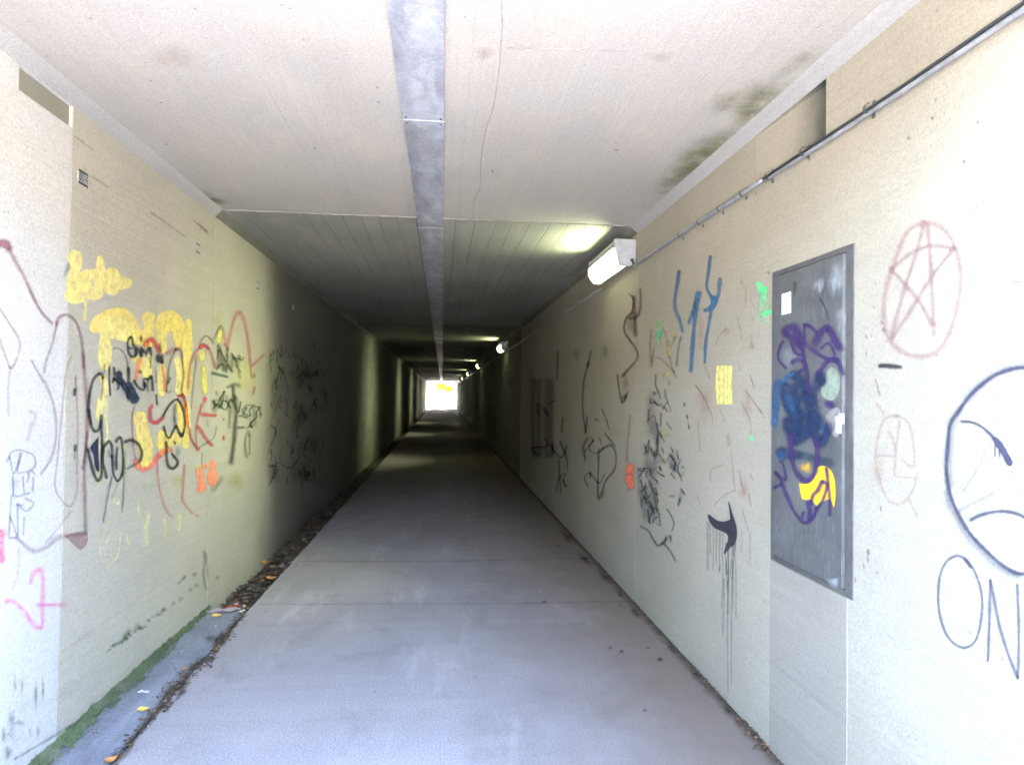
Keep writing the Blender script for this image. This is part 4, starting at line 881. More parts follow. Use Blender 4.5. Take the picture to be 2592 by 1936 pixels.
g = Paint('stain', 'L', wl, 'thin dark scratch lines in the upper wall')
sc_ = paint((0.16, 0.15, 0.11), 0.55, 0.7, 0.6)
for p in ([(520, 950), (600, 1010), (650, 1050)], [(1050, 1480), (1180, 1570), (1290, 1650)], [(640, 1230), (760, 1310)], [(1340, 1530), (1450, 1620)]): g.S('e', p, 3.5, sc_)
g.S('e', [(1380, 1560), (1420, 1600), (1450, 1640)], 6, paint((0.34, 0.15, 0.10), 0.3, 0.9))
g.done()

# ------------------------------------------------------------------ graffiti on the right wall
g = Paint('graffiti', 'R', wr, 'faded pink brown five pointed star in a tall oval')
st, st2 = paint((0.34, 0.19, 0.18), 0.5, 0.85, 0.3), paint((0.30, 0.17, 0.17), 0.55, 0.8, 0.3)
g.S('r3', [(350, 135), (260, 190), (195, 330), (140, 500), (125, 650), (150, 780), (230, 860), (330, 885), (430, 850), (500, 730), (545, 560), (550, 400), (510, 250), (440, 165), (350, 135)], 16, st)
for p in ([(350, 135), (310, 300), (250, 480), (200, 650), (165, 790)], [(165, 790), (280, 620), (400, 430), (520, 280)], [(520, 280), (400, 268), (280, 310), (165, 400)], [(165, 400), (240, 480), (330, 590), (400, 720)], [(368, 140), (385, 350), (395, 550), (405, 770)]): g.S('r3', p, 13, st2)
g.B('r3', 515, 285, 28, 28, paint((0.22, 0.16, 0.20), 0.5, 0.8)); g.B('r3', 352, 140, 24, 20, st2); g.B('r3', 165, 400, 24, 22, st2); g.B('r3', 402, 700, 18, 22, st2); g.done()
g = Paint('graffiti', 'R', wr, 'smaller faint pink oval with a lopsided star, left of the sad face')
sf = paint((0.42, 0.20, 0.15), 0.30, 0.85, 0.35)
for p in ([(210, 1215), (130, 1235), (90, 1350), (80, 1480), (110, 1600), (160, 1690), (230, 1700), (290, 1620), (310, 1540)], [(180, 1210), (260, 1250), (292, 1380), (290, 1500), (220, 1450)], [(150, 1290), (190, 1400), (185, 1560)], [(215, 1240), (190, 1420)], [(90, 1435), (200, 1440)], [(180, 1555), (310, 1560)], [(80, 1140), (125, 1205)]): g.S('r3', p, 9, sf)
g.S('r4', [(240, 320), (280, 410)], 8, sf); g.S('r3', [(78, 1005), (105, 1110)], 4, paint((0.2, 0.12, 0.1), 0.5, 0.8)); g.B('r3', 100, 1500, 50, 120, paint((0.42, 0.20, 0.15), 0.22, 0.95)); g.done()
g = Paint('graffiti', 'R', wr, 'short black horizontal dash between the two ovals')
g.S('r3', [(95, 938), (130, 936), (225, 945)], 11, bk).done()
NG = (0.05, 0.05, 0.085)
g = Paint('graffiti', 'R', wr, 'big round sad face in dark grey spray, cut by the right edge')
ng, ngs = paint(NG, 0.85, 0.6, 0.2), paint((0.10, 0.11, 0.15), 0.45, 0.95, 0.3)
ring = [(1040, 820), (1000, 500), (900, 330), (760, 230), (615, 205), (500, 225), (400, 270), (280, 370), (190, 490), (140, 570), (125, 700), (115, 850), (130, 980), (170, 1100), (260, 1260), (380, 1390), (500, 1490), (615, 1530), (800, 1480), (960, 1300), (1030, 1080), (1040, 820)]
g.S('q6', [(x+8, y-8) for x, y in ring[2:13]], 28, ngs); g.S('q6', [(x-14, y+14) for x, y in ring[12:18]], 24, ngs); g.S('q6', ring, 9.5, ng)
g.S('q6', [(205, 550), (280, 556), (350, 590), (430, 665)], (6, 9), ng); g.S('q6', [(430, 665), (480, 740), (525, 822)], (12, 16), paint(NG, 0.97, 0.35, 0.1)); g.S('q6', [(428, 700), (428, 780)], 4, ng); g.S('q6', [(455, 740), (458, 780)], 3.5, ng)
g.S('q6', [(265, 1187), (340, 1150), (450, 1128), (540, 1135), (615, 1165), (720, 1240)], 9, ng); g.S('q6', [(730, 665), (790, 620), (860, 560)], 9, ng)
ft = paint((0.2, 0.2, 0.22), 0.28, 0.85, 0.3)
for p in ([(410, 660), (300, 880), (215, 1010)], [(345, 385), (400, 480), (440, 560)], [(540, 280), (515, 410), (430, 620)], [(530, 840), (560, 930), (600, 1060)], [(370, 385), (515, 390)], [(190, 1130), (260, 1090), (400, 1020), (480, 970)]): g.S('q6', p, 8, ft)
g.done()
g = Paint('graffiti', 'R', wr, 'thin grey capital letters ON sprayed under the sad face')
on = paint((0.09, 0.09, 0.13), 0.78, 0.55, 0.25)
g.S('r4', [(480, 602), (430, 630), (395, 700), (384, 820), (400, 930), (440, 1020), (510, 1064), (570, 1030), (600, 920), (602, 800), (570, 690), (525, 625), (480, 602)], 6.5, on); g.S('r4', [(515, 620), (550, 665)], 8, paint(NG, 0.9))
g.S('r4', [(633, 1135), (640, 950), (645, 725)], 7.5, on); g.S('r4', [(645, 722), (690, 950), (740, 1110), (783, 1218)], 8.5, on); g.S('r4', [(783, 1218), (788, 1000), (780, 745)], 7.5, on); g.done()
g = Paint('graffiti', 'R', wr, 'bright blue angular strokes like letters, left of the door')
bu = paint((0.045, 0.14, 0.27), 0.85, 0.55, 0.25)
for p, w_ in (([(680, 180), (665, 300), (642, 430), (640, 560), (690, 700), (718, 810)], 9), ([(885, 400), (840, 540), (775, 730)], (15, 8)), ([(870, 470), (850, 600), (825, 850), (800, 1215)], 11), ([(1000, 30), (980, 200), (962, 350), (1010, 450), (1040, 520)], 8), ([(1100, 260), (1080, 420), (1030, 560), (930, 590)], 9), ([(1010, 590), (980, 750), (950, 950), (942, 1130)], 8)): g.S('r5', p, w_, bu)
g.S('r5', [(700, 850), (670, 1000), (655, 1160)], 7, paint((0.07, 0.08, 0.12), 0.6, 0.7)); g.P('r5', [(1000, 440), (1070, 450), (1050, 560), (950, 590), (1000, 520)], bu); g.done()
g = Paint('graffiti', 'R', wr, 'fluorescent green mark at the top left corner of the door')
gr = paint((0.10, 0.62, 0.22), 0.9, 0.15, 0.3); grp = paint((0.25, 0.55, 0.27), 0.65, 0.5, 0.4)
g.S('r5', [(1490, 305), (1510, 370), (1530, 420)], 8, gr); g.S('r5', [(1565, 350), (1550, 420), (1545, 480)], 8, gr); g.S('r5', [(1530, 400), (1525, 640)], 15, grp); g.S('r5', [(1495, 620), (1495, 720)], 5, grp); g.S('r5', [(1595, 500), (1590, 600)], 7, grp); g.S('r5', [(1540, 635), (1580, 610), (1612, 600)], 8, gr); g.S('r5', [(1578, 620), (1575, 715)], 5, grp); g.S('r6', [(1165, 510), (1166, 545)], 5, gr); g.done()
g = Paint('graffiti', 'R', wr, 'small green mark beside the blue strokes')
g.S('r5', [(465, 690), (478, 780)], 7, grp); g.S('r5', [(500, 690), (485, 780)], 6, grp); g.S('r5', [(480, 800), (474, 860)], 12, paint((0.06, 0.42, 0.2), 0.85, 0.4, 0.3)); g.S('r5', [(472, 860), (475, 925)], 12, grp); g.done()
g = Paint('graffiti', 'R', wr, 'four pale yellow vertical bars')
yb = paint((0.74, 0.68, 0.22), 0.85, 0.4, 0.3)
for x in (1080, 1118, 1160, 1202): g.S('r5', [(x, 1155), (x-4, 1340), (x, 1540)], 9.5, yb)
g.done()
g = Paint('graffiti', 'R', wr, 'yellow dabs around brown scrawl right of the joint')
ybd = paint((0.62, 0.52, 0.12), 0.75, 0.7, 0.4); br = paint((0.24, 0.13, 0.07), 0.45, 0.8, 0.45)
g.B('r5', 625, 850, 36, 40, ybd); g.S('r5', [(560, 900), (570, 980), (585, 1060)], 11, ybd); g.B('r5', 545, 1245, 48, 50, ybd); g.B('r6', 440, 480, 60, 45, paint((0.62, 0.52, 0.2), 0.5, 0.9)); g.B('r6', 420, 718, 50, 40, paint((0.62, 0.52, 0.2), 0.5, 0.9))
for p in ([(510, 760), (550, 860), (590, 1100), (650, 1280)], [(400, 780), (385, 950), (395, 1180)], [(430, 960), (400, 1120)], [(440, 1060), (520, 1100), (640, 1230)], [(650, 850), (600, 960)]): g.S('r5', p, 6, br)
g.done()
g = Paint('graffiti', 'R', wr, 'dark red brown zigzag scribble below the nearest lamp')
dr = paint((0.10, 0.045, 0.045), 0.7, 0.75, 0.4)
for p, w_ in (([(800, 115), (835, 160), (825, 260)], 6), ([(880, 80), (885, 200), (860, 280), (800, 290)], 9), ([(830, 250), (780, 300), (775, 390), (850, 500), (862, 570), (780, 670)], 7), ([(780, 670), (750, 700)], 8), ([(722, 680), (735, 780), (760, 880), (795, 800)], 5), ([(790, 820), (765, 850)], 11), ([(840, 130), (850, 420)], 10)): g.S('r7', p, w_, dr)
g.B('r7', 815, 330, 40, 90, paint((0.12, 0.07, 0.07), 0.45, 0.9)); g.B('r7', 780, 740, 35, 90, paint((0.14, 0.09, 0.08), 0.4, 0.9)); g.done()
g = Paint('graffiti', 'R', wr, 'thin faded red scratches and letters scattered left of the door')
rf, rf2 = paint((0.36, 0.12, 0.10), 0.30, 0.8, 0.45), paint((0.40, 0.14, 0.12), 0.3, 0.9, 0.4)
for p in ([(1320, 270), (1305, 330)], [(1320, 270), (1345, 340)], [(1170, 770), (1090, 850), (1040, 960)], [(1410, 830), (1432, 980)], [(1270, 630), (1300, 760), (1320, 900)], [(1360, 330), (1360, 560)], [(930, 1140), (1000, 1290)], [(850, 1340), (950, 1500)], [(1400, 1240), (1450, 1380)], [(1350, 1400), (1430, 1510), (1530, 1640)], [(1410, 480), (1450, 560)], [(1350, 960), (1300, 1010)], [(1280, 1100), (1310, 1200)], [(1430, 640), (1440, 720)]): g.S('r5', p, 4.5, rf)
for p in ([(690, 80), (760, 180), (830, 330), (840, 420)], [(900, 280), (945, 400)], [(720, 380), (725, 500), (735, 640)], [(990, 620), (1010, 800), (1025, 960)], [(1025, 960), (930, 1010), (850, 1085)], [(935, 745), (830, 790), (822, 900)], [(1080, 230), (1130, 330), (1155, 400), (1160, 500)], [(1060, 780), (1080, 900), (1110, 1000)], [(1150, 820), (1182, 885)], [(1090, 1130), (1120, 1230), (1135, 1300)], [(1140, 980), (1160, 1100)], [(1155, 1300), (1150, 1590)], [(600, 230), (610, 250)], [(620, 330), (645, 450)], [(710, 1000), (735, 1080)], [(1110, 120), (1180, 210)], [(1180, 210), (1280, 360)], [(1150, 0), (1190, 110)], [(1085, 1290), (1080, 1480)]): g.S('r6', p, 4, rf)
g.S('r6', [(965, 490), (975, 590)], 12, rf); g.B('r5', 1170, 800, 60, 70, rf2); g.B('r5', 1420, 960, 60, 50, rf2); g.B('r5', 900, 800, 50, 300, rf2); g.B('r6', 770, 220, 90, 200, rf2); g.B('r6', 1130, 250, 60, 160, rf2); g.B('r6', 1100, 950, 60, 120, rf2); g.done()
g = Paint('graffiti', 'R', wr, 'orange rectangle of paint beside the wall joint')
g.S('r6', [(152, 750), (142, 830)], 14, paint((0.85, 0.20, 0.11), 0.9, 0.3, 0.3)); g.S('r6', [(135, 840), (160, 935)], 16, paint((0.85, 0.20, 0.11), 0.9, 0.3, 0.3)); g.S('r6', [(125, 950), (140, 970)], 6, bkf).done()
g = Paint('graffiti', 'R', wr, 'tall dense grey scribble right of the joint')
gw = paint((0.12, 0.13, 0.15), 0.36, 0.95, 0.45); gl = paint((0.045, 0.045, 0.05), 0.68, 0.7, 0.4)
for p, w_ in (([(300, 400), (290, 700), (280, 1050)], 28), ([(330, 850), (380, 1150)], 22), ([(230, 1200), (240, 1640)], 24), ([(380, 1250), (340, 1640)], 22), ([(600, 1330), (680, 1640)], 20)): g.S('q1', p, w_, gw)
for p, w_ in (([(100, 200), (130, 600), (200, 1000)], 20), ([(260, 150), (310, 500), (340, 1000)], 30), ([(180, 550), (300, 900)], 26), ([(560, 100), (620, 230)], 18), ([(740, 540), (700, 740)], 12), ([(440, 1350), (560, 1210)], 12)): g.S('q2', p, w_, gw)
for p, w_ in (([(370, 100), (362, 280), (400, 370), (445, 500)], 4.5), ([(330, 380), (370, 420)], 9), ([(330, 490), (360, 555), (440, 590)], 5), ([(565, 210), (585, 280)], 3.5), ([(510, 330), (520, 460), (565, 550)], 4), ([(480, 600), (560, 690)], 4), ([(530, 850), (570, 900), (615, 965)], 5), ([(385, 860), (395, 970), (460, 1080), (510, 1160)], 5), ([(280, 1230), (350, 1375), (390, 1250), (400, 1080)], 6), ([(260, 640), (245, 850)], 5), ([(450, 690), (440, 920)], 5), ([(190, 1180), (225, 1320)], 4),
              ([(590, 1220), (640, 1310)], 4), ([(690, 1280), (722, 1440)], 5), ([(580, 1340), (670, 1480), (640, 1600)], 7), ([(460, 1240), (490, 1330)], 5), ([(420, 1530), (450, 1600)], 5), ([(290, 470), (280, 560)], 5), ([(400, 1000), (370, 1220)], 7), ([(800, 540), (820, 600)], 4), ([(840, 720), (860, 800)], 4), ([(870, 880), (885, 960)], 4), ([(770, 1520), (800, 1560)], 6)): g.S('q1', p, w_, gl)
for p, w_ in (([(250, 380), (310, 530), (380, 610)], 5.5), ([(570, 275), (650, 370)], 4), ([(690, 265), (745, 400)], 4), ([(720, 500), (795, 610)], 4), ([(720, 650), (688, 770)], 6), ([(505, 800), (580, 905), (630, 1020)], 4), ([(630, 1020), (590, 1150)], 3), ([(110, 1065), (180, 1100), (250, 1150), (310, 1260), (390, 1375)], 6), ([(400, 1365), (480, 1300), (510, 1230)], 7), ([(480, 1330), (560, 1430), (655, 1595)], 6), ([(570, 1200), (585, 1310)], 4), ([(555, 620), (640, 625)], 5),
              ([(130, 380), (170, 560)], 4), ([(190, 420), (220, 520)], 4), ([(350, 370), (390, 440)], 4), ([(410, 180), (430, 240)], 5), ([(180, 600), (220, 740)], 7), ([(230, 820), (270, 1040)], 6), ([(330, 580), (380, 860)], 6), ([(250, 700), (330, 880)], 6)): g.S('q2', p, w_, gl)
g.done()
g = Paint('graffiti', 'R', wr, 'fine grey handwriting over the tall grey smudge')
gl2 = paint((0.05, 0.05, 0.055), 0.75, 0.7, 0.4)
for k, (x0, y0, x1, y1, h_) in enumerate([(300, 560, 600, 700, 130), (250, 820, 460, 940, 170), (200, 1350, 480, 1480, 200), (560, 1450, 760, 1560, 190), (160, 1620, 480, 1700, 190)]): g.W('q1', x0, y0, x1, y1, h_, 2.2, gl2, 40+k, 1.2)
for k, (x0, y0, x1, y1, h_) in enumerate([(100, 560, 400, 700, 190), (160, 780, 420, 900, 160), (230, 1000, 420, 1060, 130), (100, 330, 420, 420, 170), (560, 200, 760, 330, 150)]): g.W('q2', x0, y0, x1, y1, h_, 2.2, gl2, 50+k, 1.2)
g.W('q3', 640, 1020, 800, 1060, 120, 2.2, gl2, 60).W('q3', 640, 1350, 820, 1300, 200, 2.0, gl2, 61, .8).W('q3', 180, 700, 360, 700, 220, 3, gl2, 62).W('q3', 170, 1050, 480, 1060, 220, 3, gl2, 63).W('q3', 380, 1380, 560, 1350, 180, 2.2, gl2, 64)
g.done()
g = Paint('graffiti', 'R', wr, 'solid black hooked shape with grey drips running to the floor')
g.P('r6', [(795, 1163), (815, 1165), (870, 1208), (930, 1222), (980, 1205), (985, 1190), (970, 1066), (978, 1064), (1002, 1150), (1022, 1210), (1042, 1300), (1028, 1400), (985, 1440), (945, 1490), (932, 1478), (962, 1390), (966, 1340), (930, 1308), (860, 1280), (812, 1220)], paint((0.035, 0.032, 0.04), 0.97, 0.3, 0.08))
dp = paint((0.12, 0.12, 0.12), 0.4, 0.8, 0.35)
rs = random.Random(5)
for x in (795, 815, 840, 870): g.S('r6', [(x, 1215+(x-795)*0.9), (x+rs.uniform(-6, 6), 1400), (x+rs.uniform(-6, 6), rs.uniform(1500, 1660))], rs.uniform(3, 6), dp)
for x in (900, 925, 948, 960, 977, 1000, 1014, 1030):
    ye = rs.uniform(1560, 2050); g.S('r6', [(x, 1400 if x > 940 else 1310), (x+rs.uniform(-7, 7), 1500), (x+rs.uniform(-12, 9), 1640), (x+rs.uniform(-14, 8), ye)], (rs.uniform(4, 7), rs.uniform(1.5, 3)), dp)
g.S('m6', [(1440, 300), (1432, 700), (1430, 1130)], 3, dp); g.S('m6', [(1412, 300), (1405, 700), (1410, 1180)], 3, dp); g.S('m6', [(1385, 420), (1375, 800)], 4, dp); g.done()
g = Paint('graffiti', 'R', wr, 'thin black loops in the dim stretch past the joint')
for p, w_ in (([(690, 130), (660, 270), (625, 400), (615, 650), (640, 860)], 4), ([(660, 230), (665, 275)], 7), ([(655, 720), (640, 870)], 5), ([(665, 900), (620, 985), (640, 1110)], 7), ([(690, 895), (710, 945)], 4.5), ([(760, 895), (780, 960)], 4.5), ([(760, 1000), (750, 1350), (760, 1450), (820, 1290), (900, 1180), (908, 1040), (860, 970), (800, 1005)], 5), ([(810, 865), (905, 985)], 4), ([(715, 735), (760, 760)], 4), ([(785, 645), (820, 730), (850, 830)], 3.5), ([(395, 130), (385, 400)], 5), ([(440, 720), (425, 860)], 6), ([(680, 1200), (685, 1270)], 5), ([(340, 950), (350, 1050)], 8), ([(410, 930), (470, 1080), (480, 1200)], 4), ([(400, 1100), (420, 1400)], 5)): g.S('q3', p, w_, paint((0.03, 0.03, 0.03), 0.65, 0.75, 0.4))
for x in (180, 230, 300, 340): g.S('q3', [(x, 380), (x-8, 700), (x, 1080)], 14, paint((0.03, 0.05, 0.10), 0.4, 0.9))
for p in ([(810, 90), (820, 180)], [(560, 120), (560, 210)]): g.S('q3', p, 20, paint((0.04, 0.15, 0.07), 0.3, 0.9))
g.S('q3', [(1040, 700), (1010, 1000), (1010, 1130)], 7, paint((0.25, 0.13, 0.07), 0.35, 0.9)); g.done()
# chips and stains on the right wall
g = Paint('stain', 'R', wr, 'small dark chips and scuffs around the door')
chp = paint((0.13, 0.12, 0.09), 0.6, 0.8, 0.5)
for x, y in ((1030, 900), (1110, 460), (1090, 650), (1030, 1040), (1160, 780)): g.S('r1', [(x-5, y-14), (x+8, y+14)], 5, chp)
for x, y in ((1030, 1120), (990, 1240), (920, 1350), (1130, 770), (890, 1150)): g.S('r2', [(x, y-25), (x+5, y+25)], 4, chp)
for x, y in ((2236, 835), (1945, 690), (2148, 1480), (2300, 350), (2440, 410), (2360, 300), (2475, 310)): g.B('f', x, y, 7, 9, chp)
g.S('r3', [(840, 440), (840, 500)], 3, bkf); g.S('r3', [(862, 445), (862, 500)], 3, bkf); g.S('r3', [(884, 450), (884, 495)], 3, bkf); g.S('r3', [(840, 470), (890, 470)], 3, bkf)
pl = paint((0.36, 0.36, 0.33), 0.35, 0.8, 0.6)
for p in ([(300, 1480 - 0), (420, 1515)], ): g.S('r4', [(290, 485), (460, 530)], 4, pl)
for p in ([(130, 1000), (350, 1130), (640, 1300)], [(180, 1450), (330, 1560)], [(560, 1490), (800, 1640)]): g.S('r4', p, 4, pl)
g.B('k', 1480, 1000, 20, 26, chp); g.B('k', 1035, 1290, 12, 20, paint((0.3, 0.14, 0.08), 0.5, 0.8))
g.S('r4', [(30, 570), (35, 640)], 5, chp); g.B('r4', 80, 690, 10, 12, chp); g.done()
# ceiling stains
g = Paint('stain', 'C', ce, 'olive damp patches on the ceiling above the pipe')
ol = paint((0.22, 0.22, 0.10), 0.42, 0.98, 0.8, nscale=8)
for x, y, rx, ry in ((1080, 460, 190, 70), (1050, 560, 150, 90), (620, 960, 250, 80), (560, 1000, 170, 90), (340, 1230, 120, 60), (440, 1110, 160, 40), (950, 640, 90, 40), (780, 520, 90, 50), (1400, 190, 130, 40), (700, 880, 160, 60)): g.B('k', x, y, rx*2.1, ry*2.3, ol, -0.5)
g.B('k', 640, 1090, 70, 22, paint((0.45, 0.47, 0.50), 0.6, 0.8), -0.6); g.B('k', 560, 1130, 50, 14, paint((0.08, 0.09, 0.08), 0.5, 0.9), -0.3)
pc = paint((0.55, 0.42, 0.30), 0.25, 0.95, 0.4, nscale=7)
g.B('k', 230, 150, 160, 60, pc); g.B('e', 1200, 400, 260, 120, pc); g.B('n4', 650, 320, 90, 60, pc); g.B('e', 1460, 1380, 110, 50, ol, 0.5); g.B('e', 1500, 1400, 150, 30, ol, 0.1)
g.B('f', 2120, 230, 60, 14, ol, -0.7)
g.done()
g = Paint('stain', 'C', ce, 'scattered small dark specks on the ceiling')
ds = paint((0.07, 0.065, 0.06), 0.75, 0.8, 0.4)
for x, y in ((1048, 565), (1125, 718), (1160, 1007), (630, 130), (2195, 1035)): g.B('e', x, y, 18, 7, ds, 0.2)
for x, y in ((10, 525), (18, 612), (700, 1025)): g.B('n4', x, y, 12, 10, ds, 0.5)
g.B('f', 1560, 380, 7, 3, ds); g.S('n4', [(440, 266), (570, 270)], 2.2, paint((0.62, 0.60, 0.56), 0.8, 0.5)); g.S('n4', [(790, 288), (1100, 295), (1500, 310)], 2.0, paint((0.60, 0.58, 0.55), 0.55, 0.6, 0.6)); g.done()
# floor stains
g = Paint('stain', 'F', fl, 'dark spots and soil smears on the path near the right wall')
jl = paint((0.10, 0.09, 0.085), 0.27, 0.8, 0.7, nscale=12)
g.S('f', [(655, 1529), (900, 1528), (1250, 1527), (1600, 1521)], 4, jl); g.S('f', [(760, 1420), (1100, 1420), (1490, 1412)], 4, jl)
fs, sm = paint((0.045, 0.035, 0.03), 0.85, 0.8, 0.5), paint((0.05, 0.035, 0.025), 0.75, 0.9, 0.7, nscale=20)
for x, y, r in ((635, 880, 14), (710, 905, 18), (885, 880, 12), (962, 955, 22), (862, 1290, 18), (200, 575, 16), (290, 210, 10), (705, 605, 8)): g.B('m6', x, y, r*1.3, r*0.9, fs)
for x, y, a_, b_ in ((350, 150, 90, 30), (470, 300, 90, 26), (600, 420, 90, 30), (800, 650, 70, 30), (700, 530, 60, 22), (1040, 890, 60, 22), (1190, 1050, 60, 26), (1410, 1290, 50, 22), (1470, 1360, 40, 20), (1650, 1540, 60, 20)): g.B('m6', x, y, a_, b_, sm, 0.8)
pu_ = paint((0.12, 0.11, 0.115), 0.22, 0.95, 0.6, nscale=9)
# soil along the seam of the strip
for p, w_ in (([(1300, 1440), (1420, 1330), (1530, 1150), (1700, 970), (1900, 640)], 20),): g.S('g8', p, 16, sm)
for p in ([(40, 1290), (150, 1180), (200, 1040), (300, 980), (400, 880), (470, 770), (560, 670)],): g.S('g5', p, 16, sm, jit=0.25)
for x, y in ((100, 1150), (130, 1130), (230, 1010), (270, 960), (340, 820), (420, 800), (390, 830)): g.B('g5', x, y, 55, 30, sm, -0.6)
g.done()

# ------------------------------------------------------------------ number plates on the left wall
def plate(px, py, w_m, h_m, label, txt):
    c = on_x(px, py, -XL)
    t = empty('number_plate', (-XL, c.y, c.z), label, 'number plate', 'number plates on the left wall'); inv = Matrix.Translation((XL, -c.y, -c.z))
    bm = bmesh.new(); bx(bm, -XL, -XL+0.004, c.y-w_m/2, c.y+w_m/2, c.z-h_m/2, c.z+h_m/2, 0.001)
    o = from_bm('plate', bm, M['platewhite'], t); o.matrix_parent_inverse = inv
    for s_ in (1, -1):
        z = c.z+s_*(h_m/2-h_m*0.075)
        bm = bmesh.new(); bx(bm, -XL+0.0042, -XL+0.0055, c.y-w_m/2, c.y+w_m/2, z-h_m*0.07, z+h_m*0.07, 0.0004)
        o = from_bm('bar', bm, M['black'], t); o.matrix_parent_inverse = inv
    if txt:
        cu = bpy.data.curves.new('digits', 'FONT'); cu.body = txt; cu.align_x = 'CENTER'; cu.align_y = 'CENTER'; cu.size = h_m*0.78; cu.extrude = 0.0004
        to = bpy.data.objects.new('digits', cu); C.objects.link(to)
        dg = bpy.context.evaluated_depsgraph_get(); dg.update(); me = bpy.data.meshes.new_from_object(to.evaluated_get(dg)); bpy.data.objects.remove(to)
        xs = [v.co.x for v in me.vertices]; k = w_m*0.86/(max(xs)-min(xs))
        for v in me.vertices: v.co = Vector((-XL+0.0056, c.y+v.co.x*k, c.z+v.co.y*1.15)) + Vector((0.0003 if v.co.z > 0 else 0, 0, 0))
        me.materials.clear(); me.materials.append(M['gasket'])
        o = bpy.data.objects.new('digits', me); link(o, t); o.matrix_parent_inverse = inv
    return t
def psize(x0, x1, y0, y1):
    a, b_ = on_x(x0, (y0+y1)/2, -XL), on_x(x1, (y0+y1)/2, -XL); c, d = on_x((x0+x1)/2, y0, -XL), on_x((x0+x1)/2, y1, -XL)
    return abs(b_.y-a.y), abs(c.z-d.z)
w0, h0 = psize(196, 220.5, 434, 470); print('plate', w0, h0)
plate(208, 452, w0, h0*1.0, 'small black edged number plate nearest the camera, top left', '0014')
plate(499.5, 629, w0*0.92, h0*0.98, 'small plate just before the joint in the left wall', None)
plate(651.5, 723, w0*0.92, h0*0.98, 'small plate just past the joint, above the red loop', None)
plate(742, 778, w0*0.92, h0*0.98, 'last small plate before the wall goes dark', None)

# ------------------------------------------------------------------ moss, leaves and litter
bm = bmesh.new(); rs = random.Random(11)
yA, yB = 1.2, SE+0.05; n = 220; prev = None
for i in range(n+1):
    y = yA+(yB-yA)*i/n; k = 1-max(0, (y-(yB-0.9))/0.9)*0.75
    w_ = (0.026+0.020*mnoise.noise(Vector((y*3.1, 0, 0)))+0.022*mnoise.noise(Vector((y*11, 3, 0))))*k
    h_ = (0.032+0.016*mnoise.noise(Vector((y*4.3, 9, 0)))+0.010*mnoise.noise(Vector((y*17, 2, 0))))*k
    row = []
    for j in range(8):
        q = j/7; x = -XL+0.002+w_*q; z = h_*(1-q**1.6)+0.006*mnoise.noise(Vector((y*30, q*6, 1)))*(1 if 0 < j < 7 else 0)
        if j == 7: z = -0.008
        row.append(bm.verts.new((x, y, max(z, -0.01))))
    if prev:
        for j in range(7): bm.faces.new((prev[j], prev[j+1], row[j+1], row[j]))
    prev = row
for i in range(15000):                                           # upright tufts, growing in clumps
    y = rs.uniform(yA, yB); q = abs(rs.gauss(0, 0.55)); k = 1-max(0, (y-(yB-0.9))/0.9)*0.75
    if q > 1.25: continue
    x = -XL+0.002+0.046*q*k*(1+0.6*mnoise.noise(Vector((y*5, 2, 0)))); cl = mnoise.noise(Vector((x*28, y*16, 0)))
    if cl < -0.12 and rs.random() < 0.85: continue
    z = max(-0.004, 0.028*(1-q**1.3)*k)+0.01*max(0, cl)
    a = rs.uniform(0, 6.28); r = rs.uniform(0.002, 0.006); hh = rs.uniform(0.003, 0.011)*(1+1.2*max(0, cl))
    c_ = Vector((x, y, z)); p = [bm.verts.new(c_+Vector((math.cos(a+t)*r, math.sin(a+t)*r, 0))) for t in (0, 2.1, 4.2)]
    tip = bm.verts.new(c_+Vector((rs.uniform(-.004, .006), rs.uniform(-.005, .005), hh)))
    for t in range(3): bm.faces.new((p[t], p[(t+1) % 3], tip))
o = from_bm('moss', bm, M['moss']); props(o, 'low bank of green moss along the foot of the left wall', 'moss', kind='stuff')

def leaf_bm(bm, c, s, ang, curl, tilt, rs, lob=0):
    R = Matrix.Rotation(ang, 3, 'Z') @ Matrix.Rotation(tilt, 3, 'X')
    prof = [(0.0, 0.03), (0.15, 0.22), (0.35, 0.36), (0.55, 0.34), (0.8, 0.18), (1.0, 0.0)]
    L, Mi, Rr = [], [], []
    for q, wd in prof:
        wd *= 1+lob*math.sin(q*20); zc = curl*(q-0.5)**2
        L.append(bm.verts.new(c+R @ (Vector((q-0.5, wd, zc+curl*0.5*wd))*s))); Mi.append(bm.verts.new(c+R @ (Vector((q-0.5, 0, zc))*s))); Rr.append(bm.verts.new(c+R @ (Vector((q-0.5, -wd, zc+curl*0.4*wd))*s)))
    for i in range(len(prof)-1):
        bm.faces.new((L[i], Mi[i], Mi[i+1], L[i+1])); bm.faces.new((Mi[i], Rr[i], Rr[i+1], Mi[i+1]))
def leaf_thing(px, py, z, size, mat, label, ang=0.5, cat_='leaf', lob=0.15, group='fallen leaves on the floor'):
    p = on_z(px, py, z); bm = bmesh.new(); leaf_bm(bm, Vector((0, 0, size*0.16)), size, ang, 0.7, 0.12, random, lob)
    tube(bm, [Vector((-0.5*size*math.cos(ang), -0.5*size*math.sin(ang), size*0.25)), Vector((-0.95*size*math.cos(ang+.2), -0.95*size*math.sin(ang+.2), size*0.10))], size*0.018, 5)
    o = from_bm('leaf', bm, mat, None, loc=(p.x, p.y, z+0.001)); props(o, label, cat_, group); return o
leaf_thing(363, 1801, 0, 0.052, M['leaf_y'], 'single curled yellow leaf on the strip beside the path', 0.4)
leaf_thing(549, 1563, 0, 0.060, M['leaf_y'], 'tan leaf where the open gutter begins', 0.1)
leaf_thing(687, 1469, -0.045, 0.085, M['leaf_o'], 'orange leaf lying against the path edge in the gutter', 0.3)
leaf_thing(664, 1430, -0.05, 0.10, M['leaf_o'], 'brown orange leaf deeper in the gutter by the wall', 1.1)
